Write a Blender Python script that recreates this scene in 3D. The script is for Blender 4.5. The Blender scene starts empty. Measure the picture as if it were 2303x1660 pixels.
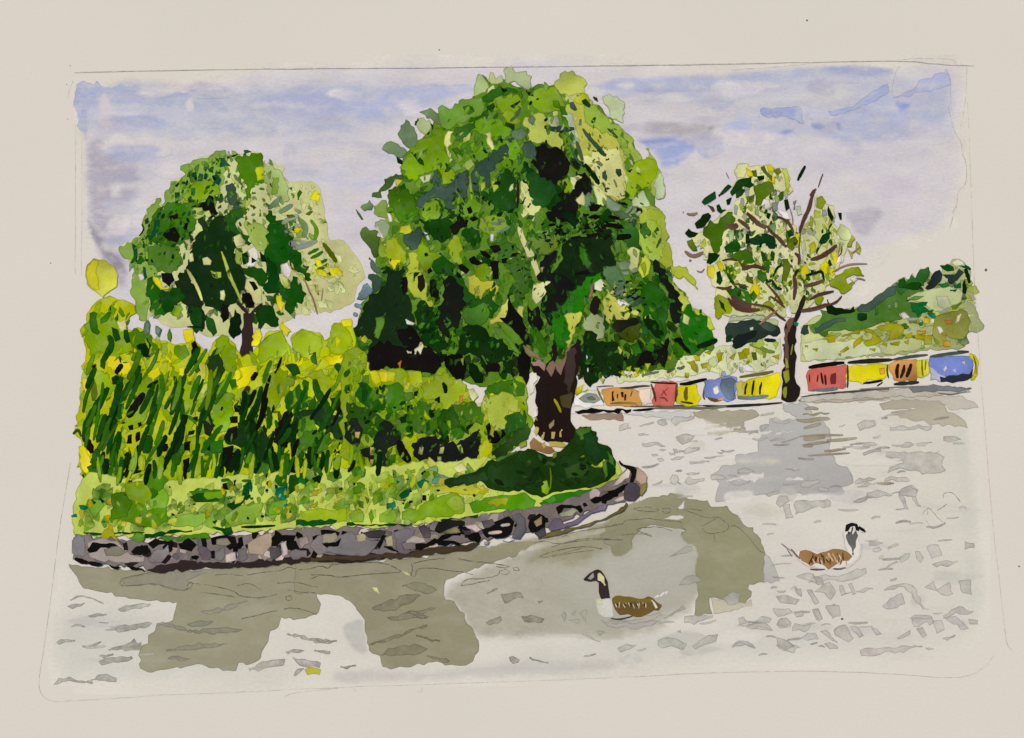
import bpy, math, random, colorsys
import numpy as np
from mathutils import Vector
from mathutils.geometry import tessellate_polygon

random.seed(11)
# ------------------------------------------------------------------ camera
PHOTO_W, PHOTO_H = 2303.0, 1660.0
MM = 0.00018                      # one reference unit on the paper, in metres (the sheet is about 60 cm wide)
FOCAL = 1770.0                    # in the same units
TILT = math.radians(6.3)
DIST = FOCAL * MM
scene = bpy.context.scene
cam_data = bpy.data.cameras.new("camera")
cam = bpy.data.objects.new("camera", cam_data)
scene.collection.objects.link(cam)
cam_data.sensor_width = 36.0
cam_data.lens = FOCAL / PHOTO_W * 36.0
cam_data.clip_start = 0.005
cam_data.clip_end = 50.0
cam.location = (0.0, -DIST * math.sin(TILT), DIST * math.cos(TILT))
cam.rotation_euler = (TILT, 0.0, 0.0)
scene.camera = cam

# ------------------------------------------------------------------ light
SUN_EL, SUN_AZ = math.radians(52), math.radians(-35)
world = bpy.data.worlds.new("World")
scene.world = world
world.use_nodes = True
wn = world.node_tree
sky_tex = wn.nodes.new("ShaderNodeTexSky")
sky_tex.sky_type = 'NISHITA'
sky_tex.sun_disc = False
sky_tex.sun_elevation = SUN_EL
sky_tex.sun_rotation = SUN_AZ
wn.links.new(sky_tex.outputs[0], wn.nodes["Background"].inputs[0])
wn.nodes["Background"].inputs[1].default_value = 0.10
sun_data = bpy.data.lights.new("sun", 'SUN')
sun_data.energy = 2.4
sun_data.angle = math.radians(4.0)
sun_data.color = (1.0, 0.89, 0.705)
sun = bpy.data.objects.new("sun", sun_data)
scene.collection.objects.link(sun)
sun.rotation_euler = (math.pi / 2 - SUN_EL, 0.0, math.pi - SUN_AZ)
scene.view_settings.view_transform = 'Standard'
scene.view_settings.look = 'None'
scene.view_settings.gamma = 1.0
scene.view_settings.exposure = 0.21
scene.render.engine = 'CYCLES'
scene.cycles.max_bounces = 4

# ------------------------------------------------------------------ paper plane
_f = Vector((0.0, math.sin(TILT), -math.cos(TILT)))
_r = Vector((1.0, 0.0, 0.0))
_u = Vector((0.0, math.cos(TILT), math.sin(TILT)))
_c = Vector(cam.location)
def P(x, y):
    """a point of the drawing (2303 x 1660 layout grid) -> metres on the flat sheet"""
    d = _f + _r * ((x - PHOTO_W / 2) / FOCAL) + _u * (-(y - PHOTO_H / 2) / FOCAL)
    t = -_c.z / d.z
    return (_c.x + d.x * t, _c.y + d.y * t)

# ------------------------------------------------------------------ materials
def lin(c):
    c = c / 255.0
    return c / 12.92 if c <= 0.04045 else ((c + 0.055) / 1.055) ** 2.4
def rgb(t): return tuple(lin(v) for v in t)

PAPER = (220, 213, 199)
def nd(nt, kind, **kw):
    n = nt.nodes.new(kind)
    for k, v in kw.items(): setattr(n, k, v)
    return n
def math_node(nt, op, a, b=None, clamp=False):
    n = nd(nt, "ShaderNodeMath", operation=op, use_clamp=clamp)
    for i, v in enumerate((a, b)):
        if v is None: continue
        if isinstance(v, (int, float)): n.inputs[i].default_value = v
        else: nt.links.new(v, n.inputs[i])
    return n.outputs[0]
def noise(nt, vec, scale, detail=2.0, rough=0.5):
    n = nd(nt, "ShaderNodeTexNoise")
    n.inputs["Scale"].default_value = scale
    n.inputs["Detail"].default_value = detail
    n.inputs["Roughness"].default_value = rough
    nt.links.new(vec, n.inputs["Vector"])
    return n.outputs["Fac"]
def mix_col(nt, fac, a, b, mode='MIX'):
    n = nd(nt, "ShaderNodeMix", data_type='RGBA', blend_type=mode)
    for sock, v in ((n.inputs[0], fac), (n.inputs[6], a), (n.inputs[7], b)):
        if isinstance(v, (int, float)): sock.default_value = v
        elif isinstance(v, tuple): sock.default_value = (*v, 1.0) if len(v) == 3 else v
        else: nt.links.new(v, sock)
    return n.outputs[2]
def grain_bump(nt, vec, bsdf, strength=0.25):
    h = math_node(nt, 'ADD', noise(nt, vec, 900, 3, .6), math_node(nt, 'MULTIPLY', noise(nt, vec, 14, 1), 6.0))
    b = nd(nt, "ShaderNodeBump")
    b.inputs["Strength"].default_value = strength
    b.inputs["Distance"].default_value = 0.00025
    nt.links.new(h, b.inputs["Height"])
    nt.links.new(b.outputs[0], bsdf.inputs["Normal"])

def paint_material(name, mottle=0.34, wash=0.10, rim=0.55, granule=0.24, patch=230, streak=False):
    """watercolour: pigment colour carried by the dab, uneven wetness, granulation, pooled edge"""
    m = bpy.data.materials.new(name); m.use_nodes = True
    nt = m.node_tree
    bs = nt.nodes["Principled BSDF"]; out = nt.nodes["Material Output"]
    pos = nd(nt, "ShaderNodeNewGeometry").outputs["Position"]
    at = nd(nt, "ShaderNodeAttribute", attribute_name="paint")
    rm = nd(nt, "ShaderNodeAttribute", attribute_name="rim").outputs["Fac"]
    if streak:
        mp = nd(nt, 'ShaderNodeMapping'); mp.inputs['Scale'].default_value = (.55, 1.0, 1.0)
        nt.links.new(pos, mp.inputs['Vector']); pos = mp.outputs[0]
    n1 = noise(nt, pos, patch, 3, .55)
    n2 = noise(nt, pos, 1150, 4, .7)
    n3 = noise(nt, pos, patch * .45, 2, .5)
    un = nd(nt, "ShaderNodeAttribute", attribute_name="under").outputs["Color"]
    al = at.outputs["Alpha"]
    a = math_node(nt, 'ADD', al,
                  math_node(nt, 'MULTIPLY', math_node(nt, 'SUBTRACT', noise(nt, pos, 260, 6, .72), 0.5),
                            math_node(nt, 'MULTIPLY', math_node(nt, 'SUBTRACT', 1.0, al),
                                      math_node(nt, 'MULTIPLY', al, 9.0))), True)
    c = mix_col(nt, a, un, at.outputs["Color"])
    bw = nd(nt, "ShaderNodeRGBToBW"); nt.links.new(c, bw.inputs[0])
    thin = math_node(nt, 'MULTIPLY', math_node(nt, 'SUBTRACT', n1, 0.47, True), 3.2 * wash, True)
    thin = math_node(nt, 'MULTIPLY', thin, math_node(nt, 'MULTIPLY', bw.outputs[0], 4.0, True))
    c = mix_col(nt, thin, c, rgb(PAPER))
    v = math_node(nt, 'ADD', 1.0, math_node(nt, 'MULTIPLY', math_node(nt, 'SUBTRACT', n3, 0.5), 2.2 * mottle))
    v = math_node(nt, 'ADD', v, math_node(nt, 'MULTIPLY', math_node(nt, 'SUBTRACT', n2, 0.5), 2.0 * granule))
    v = math_node(nt, 'MULTIPLY', v, math_node(nt, 'SUBTRACT', 1.0, math_node(nt, 'MULTIPLY', rm, rim)))
    comb = nd(nt, "ShaderNodeCombineColor")
    for i in range(3): nt.links.new(v, comb.inputs[i])
    c = mix_col(nt, 1.0, c, comb.outputs[0], 'MULTIPLY')
    nt.links.new(c, bs.inputs["Base Color"])
    bs.inputs["Roughness"].default_value = 0.85
    bs.inputs["Specular IOR Level"].default_value = 0.02
    grain_bump(nt, pos, bs, 0.2)
    return m

M_PAINT = paint_material("watercolour_paint")
M_FLAT = paint_material("dense_watercolour", mottle=.22, wash=.06, rim=.15, granule=.06)
M_WASH = paint_material("thin_watercolour_wash", mottle=.11, wash=.5, rim=.26, granule=.20, patch=230, streak=True)
M_WATER = paint_material("thin_watercolour_water_wash", mottle=.09, wash=.16, rim=.34, granule=.14, patch=120, streak=True)
M_RIPPLE = paint_material("grey_watercolour_glaze", mottle=.08, wash=.10, rim=.42, granule=.05)
M_PENCIL = paint_material("graphite_pencil", mottle=.4, wash=.6, rim=0.0, granule=.5, patch=700)

def paper_material():
    m = bpy.data.materials.new("watercolour_paper"); m.use_nodes = True
    nt = m.node_tree; bs = nt.nodes["Principled BSDF"]
    pos = nd(nt, "ShaderNodeNewGeometry").outputs["Position"]
    c = mix_col(nt, noise(nt, pos, 9, 2), rgb((219, 212, 197)), rgb((228, 220, 207)))
    c = mix_col(nt, math_node(nt, 'MULTIPLY', noise(nt, pos, 1500, 3, .6), 0.16), c, rgb((178, 170, 158)))
    nt.links.new(c, bs.inputs["Base Color"])
    bs.inputs["Roughness"].default_value = 0.95
    bs.inputs["Specular IOR Level"].default_value = 0.1
    grain_bump(nt, pos, bs, 0.28)
    return m
M_PAPER = paper_material()
def table_material():
    m = bpy.data.materials.new("oak_table"); m.use_nodes = True
    nt = m.node_tree; bs = nt.nodes["Principled BSDF"]
    pos = nd(nt, "ShaderNodeNewGeometry").outputs["Position"]
    mp = nd(nt, "ShaderNodeMapping"); mp.inputs["Scale"].default_value = (2, 30, 2)
    nt.links.new(pos, mp.inputs["Vector"])
    c = mix_col(nt, noise(nt, mp.outputs[0], 6, 5, .6), (0.16, 0.085, 0.045), (0.32, 0.19, 0.10))
    nt.links.new(c, bs.inputs["Base Color"]); bs.inputs["Roughness"].default_value = 0.5
    return m
M_TABLE = table_material()

# ------------------------------------------------------------------ paint film builder
PAL = dict(pl=(205,205,140), lg=(152,174,92), ag=(136,164,44), mg=(106,146,48), gg=(70,116,34), dg=(40,82,28),
           kk=(20,42,16), bk=(19,17,15), bg=(20,82,62), sg=(100,124,92), sl=(62,84,70), ye=(226,216,30), yg=(184,194,52),
           wh=(224,215,208), br=(84,58,46), db=(40,29,25), tb=(140,110,86), ol=(100,116,36), oy=(164,160,38),
           kh=(182,190,132), te=(18,126,92), rd=(198,100,88), ora=(206,150,74), bl=(122,137,192), sb=(104,122,134),
           gy=(188,185,177), gm=(176,170,160), gd=(138,136,132), pu=(104,97,99), pk=(190,172,160), wr=(154,149,117),
           wd=(128,124,100), sd=(98,92,82))
TILES = dict(A=(140,300,3.24), B=(780,120,4.302), C=(1180,120,4.302), D=(780,480,4.088), E=(1180,480,4.088),
             F=(140,680,3.24), G=(780,780,3.24), H=(1500,340,4.536), I=(1500,660,4.536), J=(1800,560,4.536),
             K=(1270,780,4.536), L=(80,1080,3.24), M=(700,1080,3.24), N=(1240,1080,4.05), O=(1700,1000,4.05),
             Q=(1600,880,3.24), R=(80,80,2.819), S=(1500,80,2.819), U=(0,1400,3.78), V=(1600,1250,3.24), Z=(0,0,10.0))
STEP = 4e-6
CELL = 8
height = np.zeros((int(PHOTO_H / CELL) + 80, int(PHOTO_W / CELL) + 80), dtype=np.int32)
def level_for(pts):
    xs = [p[0] for p in pts]; ys = [p[1] for p in pts]
    i0, i1 = int(min(ys) // CELL) + 30, int(max(ys) // CELL) + 31
    j0, j1 = int(min(xs) // CELL) + 30, int(max(xs) // CELL) + 31
    i0 = max(i0, 0); j0 = max(j0, 0)
    lv = int(height[i0:i1, j0:j1].max()) + 1
    height[i0:i1, j0:j1] = lv
    return lv

def chaikin(pts, q=0.22, closed=True):
    out = []
    n = len(pts)
    for i in range(n if closed else n - 1):
        a, b = pts[i], pts[(i + 1) % n]
        out.append((a[0] + (b[0] - a[0]) * q, a[1] + (b[1] - a[1]) * q))
        out.append((a[0] + (b[0] - a[0]) * (1 - q), a[1] + (b[1] - a[1]) * (1 - q)))
    if not closed: out = [pts[0]] + out + [pts[-1]]
    return out
def wobble(pts, amt, seg, rnd):
    """break long edges and push the new points about, as a loaded brush does"""
    out = []
    n = len(pts)
    for i in range(n):
        a, b = pts[i], pts[(i + 1) % n]
        L = math.hypot(b[0] - a[0], b[1] - a[1])
        k = max(1, min(14, int(L / seg)))
        out.append(a)
        for j in range(1, k):
            t = j / k + rnd.uniform(-.2, .2) / k
            o = rnd.gauss(0, 1) * min(amt, L * 0.14)
            out.append((a[0] + (b[0] - a[0]) * t - (b[1] - a[1]) / L * o, a[1] + (b[1] - a[1]) * t + (b[0] - a[0]) / L * o))
    return out
def area2(p): return sum(p[i][0] * p[(i + 1) % len(p)][1] - p[(i + 1) % len(p)][0] * p[i][1] for i in range(len(p)))

BC = 3
buf = np.zeros((int(PHOTO_H / BC) + 120, int(PHOTO_W / BC) + 120, 3)); buf[:] = rgb(PAPER)
def bidx(x, y): return min(max(int(y / BC) + 60, 0), buf.shape[0] - 1), min(max(int(x / BC) + 60, 0), buf.shape[1] - 1)
def under(x, y): return tuple(buf[bidx(x, y)])
def stain(pts, col, alpha):
    """remember the pigment laid down, so that a later thin layer can let it show through"""
    A = np.array(pts); (i0, j0), (i1, j1) = bidx(A[:, 0].min(), A[:, 1].min()), bidx(A[:, 0].max(), A[:, 1].max())
    gy, gx = np.meshgrid((np.arange(i0, i1 + 1) - 59.5) * BC, (np.arange(j0, j1 + 1) - 59.5) * BC, indexing='ij')
    ins = np.zeros(gx.shape, bool)
    for a, b in zip(A, np.roll(A, -1, 0)):
        if a[1] != b[1]:
            ins ^= ((a[1] > gy) != (b[1] > gy)) & (gx < (b[0] - a[0]) * (gy - a[1]) / (b[1] - a[1]) + a[0])
    v = buf[i0:i1 + 1, j0:j1 + 1]
    v[ins] += (np.array(col) - v[ins]) * alpha
def link_mesh(name, verts, faces, cols, rims, unders, mat, parent, loc):
    me = bpy.data.meshes.new(name)
    me.from_pydata([(v[0] - loc[0], v[1] - loc[1], v[2] - loc[2]) for v in verts], [], faces)
    ca = me.attributes.new("paint", 'FLOAT_COLOR', 'POINT')
    ca.data.foreach_set("color", np.array(cols, dtype=np.float32).ravel())
    ra = me.attributes.new("rim", 'FLOAT', 'POINT')
    ra.data.foreach_set("value", np.array(rims, dtype=np.float32))
    ua = me.attributes.new("under", 'FLOAT_COLOR', 'POINT')
    ua.data.foreach_set("color", np.array([(*u, 1.0) for u in unders], dtype=np.float32).ravel())
    me.materials.append(mat)
    o = bpy.data.objects.new(name, me)
    scene.collection.objects.link(o)
    place(o, parent, loc)
    return o
ORIGIN = {}
def place(o, parent, loc):
    ORIGIN[o] = Vector(loc)
    if parent is not None:
        o.parent = parent
        o.location = Vector(loc) - ORIGIN[parent]
    else:
        o.location = loc

class Film:
    """vertices and faces of one or more paint shapes"""
    def __init__(s): s.v, s.f, s.c, s.r, s.xy, s.u = [], [], [], [], [], []
    def hard(s, pts, col, alpha=1.0, edge=2.6, rnd=random, amt=2.0, seg=9, q=.11, smooth=1, wet=1.0):
        if area2(pts) < 0: pts = pts[::-1]
        if max(max(p[0] for p in pts) - min(p[0] for p in pts), max(p[1] for p in pts) - min(p[1] for p in pts)) < 60: q = min(q, .06)
        ext = max(max(p[0] for p in pts) - min(p[0] for p in pts), max(p[1] for p in pts) - min(p[1] for p in pts))
        pts = wobble(pts, min(amt, ext * .03 + .5), max(seg, 7), rnd)
        for _ in range(smooth): pts = chaikin(pts, q)
        z = level_for(pts) * STEP
        n = len(pts)
        base = rgb(col); cx = sum(p[0] for p in pts) / n; cy = sum(p[1] for p in pts) / n
        span = max(max(abs(p[0] - cx), abs(p[1] - cy)) for p in pts) or 1
        ga, gs, gh = rnd.uniform(0, 6.28), wet * min(.45, abs(rnd.gauss(0, .24))), wet * rnd.gauss(0, .05)
        def tone(x, y):
            t = ((x - cx) * math.cos(ga) + (y - cy) * math.sin(ga)) / span
            k = 1 + gs * t
            return (base[0] * k * (1 + gh * t), base[1] * k, base[2] * k * (1 - gh * t), alpha)
        ca = (*base, alpha)
        b = len(s.v)
        for x, y in pts:
            X, Y = P(x, y); s.v.append((X, Y, z)); s.c.append(tone(x, y)); s.r.append(0.0); s.u.append(under(x, y))
        for t in tessellate_polygon([[Vector((x, y, 0)) for x, y in pts]]):
            t = list(t)
            a_, b_, c_ = (pts[i] for i in t)
            if (b_[0]-a_[0])*(c_[1]-a_[1])-(b_[1]-a_[1])*(c_[0]-a_[0]) > 0: t = t[::-1]
            s.f.append([b + i for i in t])
        # pooled pigment along the edge
        if edge > 0:
            b = len(s.v)
            for i, (x, y) in enumerate(pts):
                px, py = pts[i - 1]; nx, ny = pts[(i + 1) % n]
                dx, dy = nx - px, ny - py
                L = math.hypot(dx, dy) or 1
                w = edge * rnd.uniform(.5, 1.3)
                X, Y = P(x, y); s.v.append((X, Y, z + STEP * .35)); s.c.append(tone(x, y)); s.r.append(1.0); s.u.append(under(x, y))
                X, Y = P(x - dy / L * w, y + dx / L * w)
                s.v.append((X, Y, z + STEP * rnd.uniform(.3, .6))); s.c.append(tone(x, y)); s.r.append(0.0); s.u.append(under(x - dy / L * w, y + dx / L * w))
            for i in range(n):
                j = (i + 1) % n
                s.f.append([b + 2*i, b + 2*i + 1, b + 2*j + 1, b + 2*j])
        stain(pts, ca[:3], alpha)
        s.xy += pts
    def stroke(s, pts, w, col, alpha=1.0, edge=1.6, rnd=random, taper=True):
        p = pts
        for _ in range(2): p = chaikin(p, .25, False)
        n = len(p); L, R = [], []
        for i, (x, y) in enumerate(p):
            a, c = p[max(i - 1, 0)], p[min(i + 1, n - 1)]
            dx, dy = c[0] - a[0], c[1] - a[1]; d = math.hypot(dx, dy) or 1
            t = i / (n - 1)
            k = w / 2 * (0.14 + 0.86 * math.sin(math.pi * (.04 + .9 * t)) ** .75 if taper else 1) * rnd.uniform(.85, 1.15)
            L.append((x - dy / d * k, y + dx / d * k)); R.append((x + dy / d * k, y - dx / d * k))
        s.hard(L + R[::-1], col, alpha, min(edge, w * .25), rnd, amt=.6, seg=30)
    def line(s, pts, w, col, alpha, rnd=random):
        p = pts
        for _ in range(2): p = chaikin(p, .25, False)
        z = level_for(p) * STEP; b = len(s.v); n = len(p)
        for i, (x, y) in enumerate(p):
            a, c = p[max(i - 1, 0)], p[min(i + 1, n - 1)]
            dx, dy = c[0] - a[0], c[1] - a[1]; d = math.hypot(dx, dy) or 1
            k = w / 2 * rnd.uniform(.7, 1.3); al = min(1, alpha * rnd.uniform(.75, 1.2))
            x += rnd.gauss(0, .35); y += rnd.gauss(0, .35)
            for sg in (1, -1):
                X, Y = P(x - sg * dy / d * k, y + sg * dx / d * k)
                s.v.append((X, Y, z + rnd.uniform(0, .4) * STEP)); s.c.append((*rgb(col), al)); s.r.append(0.0); s.u.append(under(x, y))
        for i in range(n - 1): s.f.append([b + 2*i, b + 2*i + 1, b + 2*i + 3, b + 2*i + 2])
        s.xy += p
    def soft(s, pts, width, col, alpha=1.0):
        pts = chaikin(pts, .25)
        pts = chaikin(pts, .25)
        z = level_for(pts) * STEP
        A = np.array(pts); B = np.roll(A, -1, 0)
        lo, hi = A.min(0), A.max(0)
        st = max(3.0, max(hi - lo) / 110)
        xs = np.arange(lo[0], hi[0] + st, st); ys = np.arange(lo[1], hi[1] + st, st)
        gx, gy = np.meshgrid(xs, ys); q = np.stack([gx.ravel(), gy.ravel()], 1)
        dmin = np.full(len(q), 1e9); ins = np.zeros(len(q), bool)
        for a, b_ in zip(A, B):
            e = b_ - a; t = np.clip(((q - a) @ e) / max(e @ e, 1e-9), 0, 1)
            dmin = np.minimum(dmin, np.hypot(*(q - a - t[:, None] * e).T))
            if a[1] != b_[1]:
                c = (a[1] > q[:, 1]) != (b_[1] > q[:, 1])
                ins ^= c & (q[:, 0] < (b_[0] - a[0]) * (q[:, 1] - a[1]) / (b_[1] - a[1]) + a[0])
        t = np.clip(dmin / width, 0, 1) * ins
        al = t * t * (3 - 2 * t) * alpha
        W = len(xs); idx = {}; b = len(s.v)
        def vid(k):
            if k not in idx:
                idx[k] = len(s.v)
                X, Y = P(*q[k]); s.v.append((X, Y, z)); s.c.append((*rgb(col), float(al[k]))); s.r.append(0.0); s.u.append(under(*q[k]))
            return idx[k]
        for i in range(len(ys) - 1):
            for j in range(W - 1):
                k = [i * W + j, i * W + j + 1, (i + 1) * W + j + 1, (i + 1) * W + j]
                if al[k].max() > 0.004: s.f.append([vid(v) for v in k[::-1]])
        (i0, j0), (i1, j1) = bidx(*lo), bidx(*hi)
        yy = ((np.arange(i0, i1 + 1) - 59.5) * BC - ys[0]) / st; xx = ((np.arange(j0, j1 + 1) - 59.5) * BC - xs[0]) / st
        yi = np.clip(np.round(yy).astype(int), 0, len(ys) - 1); xi = np.clip(np.round(xx).astype(int), 0, W - 1)
        ag = al.reshape(len(ys), W)[np.ix_(yi, xi)][..., None]
        v = buf[i0:i1 + 1, j0:j1 + 1]; v += (np.array(rgb(col)) - v) * ag
        s.xy += pts
    def build(s, name, mat, parent=None):
        xs = [p[0] for p in s.xy]; ys = [p[1] for p in s.xy]
        X, Y = P(sum(xs) / len(xs), sum(ys) / len(ys))
        return link_mesh(name, s.v, s.f, s.c, s.r, s.u, mat, parent, (X, Y, s.v[0][2]))

def tag(o, label=None, cat=None, group=None, kind=None):
    if label: o["label"] = label
    if cat: o["category"] = cat
    if group: o["group"] = group
    if kind: o["kind"] = kind
    return o
def thing(name, x, y, label, cat, group=None):
    o = bpy.data.objects.new(name, None); scene.collection.objects.link(o)
    o.empty_display_size = 0.005
    X, Y = P(x, y); place(o, None, (X, Y, STEP))
    return tag(o, label, cat, group)

def colour(tok):
    return rich(PAL[tok] if tok in PAL else tuple(int(v) for v in tok.split(',')))
def rich(c):
    """the foliage pigments are a strong sap green"""
    h, sat, v = colorsys.rgb_to_hsv(*(x / 255 for x in c))
    if 0.15 < h < 0.46 and sat > .4:
        sat = min(.95, sat * 1.34); v = v * (.88 if v < .6 else .95)
    return tuple(255 * x for x in colorsys.hsv_to_rgb(h, sat, v))
def jit(c, rnd, k=7):
    k *= min(1.0, .2 + max(c) / 130)
    d = rnd.gauss(0, k)
    return tuple(max(8, min(240, v + d + rnd.gauss(0, k * .3))) for v in c)

def paint(tile, name, parent, text, mat=None, join=False, alpha=1.0, vary=6, kind=None, edge=2.6, amt=2.0, seg=9):
    """one shape per line: [~width | %softness | -width] colour x y x y ...   (tenths of the enlarged tile)"""
    ox, oy, sc = TILES[tile]
    objs, film = [], Film()
    for ln in text.strip().splitlines():
        t = ln.split()
        if not t: continue
        mode, par = 'hard', 0.0
        nm = name
        if t[0].startswith('@'): nm = t[0][1:]; t = t[1:]
        if t[0][0] in '~%-' : mode, par, t = t[0][0], float(t[0][1:]), t[1:]
        al = alpha
        ctok = t[0]
        if '*' in ctok: ctok, a_ = ctok.split('*'); al = float(a_)
        col = jit(colour(ctok), random, vary)
        nums = [float(v) for v in t[1:]]
        pts = [(ox + nums[i] * 10 / sc, oy + nums[i + 1] * 10 / sc) for i in range(0, len(nums) - 1, 2)]
        f = film if join else Film()
        k = 10 / sc
        if mode == '~': f.stroke(pts, par * k * 1.28, col, al)
        elif mode == '-': f.line(pts, par * k, col, al)
        elif mode == '%': f.soft(pts, par * k, col, al)
        else: f.hard(pts, col, al, edge, amt=amt, seg=seg, wet=0.25 if mat in (M_WASH, M_WATER) else (.5 if mat in (M_FLAT, M_RIPPLE) else 1.0))
        if not join:
            o = f.build(nm, mat or M_PAINT, parent); objs.append(o)
            if kind: o["kind"] = kind
    if join:
        o = film.build(name, mat or M_PAINT, parent); objs.append(o)
        if kind: o["kind"] = kind
    return objs
def inside(x, y, poly):
    c = False; n = len(poly)
    for i in range(n):
        (x1, y1), (x2, y2) = poly[i], poly[(i + 1) % n]
        if (y1 > y) != (y2 > y) and x < (x2 - x1) * (y - y1) / (y2 - y1) + x1: c = not c
    return c
def polypts(tile, s):
    ox, oy, sc = TILES[tile]; n = [float(v) for v in s.split()]
    return [(ox + n[i] * 10 / sc, oy + n[i + 1] * 10 / sc) for i in range(0, len(n) - 1, 2)]
def dapple(name, parent, poly, n, cols, size, ang, rnd, spread=.6, aspect=2.0, mat=None, kind="stuff", avoid=None):
    """many tiny touches of the brush, too small to pick apart, as one part"""
    f = Film()
    xs = [p[0] for p in poly]; ys = [p[1] for p in poly]; k = 0; tries = 0
    while k < n and tries < n * 30:
        tries += 1
        x, y = rnd.uniform(min(xs), max(xs)), rnd.uniform(min(ys), max(ys))
        if not inside(x, y, poly): continue
        k += 1
        s = size * rnd.uniform(.5, 1.5); a = ang + rnd.gauss(0, spread)
        ca, sa = math.cos(a), math.sin(a); m = rnd.randint(5, 7)
        pts = []
        for i in range(m):
            th = 2 * math.pi * i / m + rnd.uniform(-.3, .3); r = rnd.uniform(.7, 1.2)
            u, w = math.cos(th) * s * r, math.sin(th) * s * r / aspect
            pts.append((x + u * ca - w * sa, y + u * sa + w * ca))
        f.hard(pts, jit(colour(rnd.choice(cols)), rnd, 8), 1.0, 1.3, rnd, amt=.8, seg=20)
    o = f.build(name, mat or M_PAINT, parent)
    if kind: o["kind"] = kind
    return o
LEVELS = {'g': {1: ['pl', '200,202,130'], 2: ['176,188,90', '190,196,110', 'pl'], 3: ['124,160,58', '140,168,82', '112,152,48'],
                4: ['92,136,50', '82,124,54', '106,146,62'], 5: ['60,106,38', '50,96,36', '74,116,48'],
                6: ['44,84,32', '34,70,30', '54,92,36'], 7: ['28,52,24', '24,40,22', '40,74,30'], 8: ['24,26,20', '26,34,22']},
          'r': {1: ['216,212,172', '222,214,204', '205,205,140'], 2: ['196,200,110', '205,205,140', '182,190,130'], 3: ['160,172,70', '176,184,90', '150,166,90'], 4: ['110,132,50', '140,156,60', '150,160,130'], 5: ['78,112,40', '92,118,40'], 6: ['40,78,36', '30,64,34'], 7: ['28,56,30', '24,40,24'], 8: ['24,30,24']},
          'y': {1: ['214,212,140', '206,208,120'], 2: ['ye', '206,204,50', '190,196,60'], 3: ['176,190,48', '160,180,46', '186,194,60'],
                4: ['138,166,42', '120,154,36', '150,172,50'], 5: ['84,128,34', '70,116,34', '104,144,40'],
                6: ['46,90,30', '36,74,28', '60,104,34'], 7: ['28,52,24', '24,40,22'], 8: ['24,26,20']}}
def field(name, parent, poly, grid, ox, oy, cell, n, fam, size, ang, rnd, aspect=1.9, minlev=1, alphas=(.6, .75, .9, 1.0)):
    """loose brush touches that lay in the tones of a mass of foliage before the single dabs"""
    g = [[0 if ch == '.' else int(ch) for ch in row] for row in grid]
    f = Film(); xs = [p[0] for p in poly]; ys = [p[1] for p in poly]; k = tries = 0
    while k < n and tries < n * 40:
        tries += 1
        x, y = rnd.uniform(min(xs), max(xs)), rnd.uniform(min(ys), max(ys))
        c, r = (x - ox) / cell + rnd.gauss(0, .22), (y - oy) / cell + rnd.gauss(0, .22)
        if not (0 <= int(r) < len(g) and 0 <= int(c) < len(g[int(r)])) or not inside(x, y, poly): continue
        lv = g[int(r)][int(c)]
        if lv == 0: continue
        lv = max(1, min(8, round(lv + rnd.gauss(0, .75))))
        if lv < minlev: continue
        k += 1
        s = size * rnd.choice((.45, .6, .8, 1, 1.4)); a = (ang(x, y) if callable(ang) else ang) + rnd.gauss(0, .45)
        ca, sa = math.cos(a), math.sin(a); m = rnd.randint(3, 5); uw = [(-s, 0)]
        bend = rnd.gauss(0, .25)
        for side in (1, -1):
            row = []
            for i in range(1, m):
                t = i / m + rnd.uniform(-.3, .3) / m
                row.append((s * (2 * t - 1), side * s / aspect * math.sin(math.pi * t) ** .7 * rnd.uniform(.5, 1.35)))
            uw += row if side == 1 else row[::-1]
            if side == 1: uw.append((s * rnd.uniform(.8, 1.2), 0))
        pts = [(x + u * ca - (w + bend * s * (u / s) ** 2) * sa, y + u * sa + (w + bend * s * (u / s) ** 2) * ca) for u, w in uw]
        f.hard(pts, jit(colour(rnd.choice(LEVELS[fam][lv])), rnd, 7), rnd.choice(alphas), 1.9, rnd, amt=1.2, seg=12, q=.05)
    o = f.build(name, M_PAINT, parent); o["kind"] = "stuff"
    return o

# ------------------------------------------------------------------ table and sheet
def slab(name, w, d, z0, z1, mat, nx=1):
    v = [(sx * w / 2, sy * d / 2, z) for z in (z0, z1) for sx, sy in ((-1, -1), (1, -1), (1, 1), (-1, 1))]
    f = [(3, 2, 1, 0), (4, 5, 6, 7), (0, 1, 5, 4), (1, 2, 6, 5), (2, 3, 7, 6), (3, 0, 4, 7)]
    me = bpy.data.meshes.new(name); me.from_pydata(v, [], f); me.materials.append(mat)
    o = bpy.data.objects.new(name, me); scene.collection.objects.link(o); ORIGIN[o] = Vector((0, 0, 0))
    return o
tag(slab("table_top", 2.2, 1.6, -0.0405, -0.0005, M_TABLE), kind="structure")
sheet = slab("paper_sheet", 0.62, 0.47, -0.0005, 0.0, M_PAPER)
tag(sheet, "large off-white sheet of watercolour paper that carries the whole painted scene", "paper")
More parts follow.
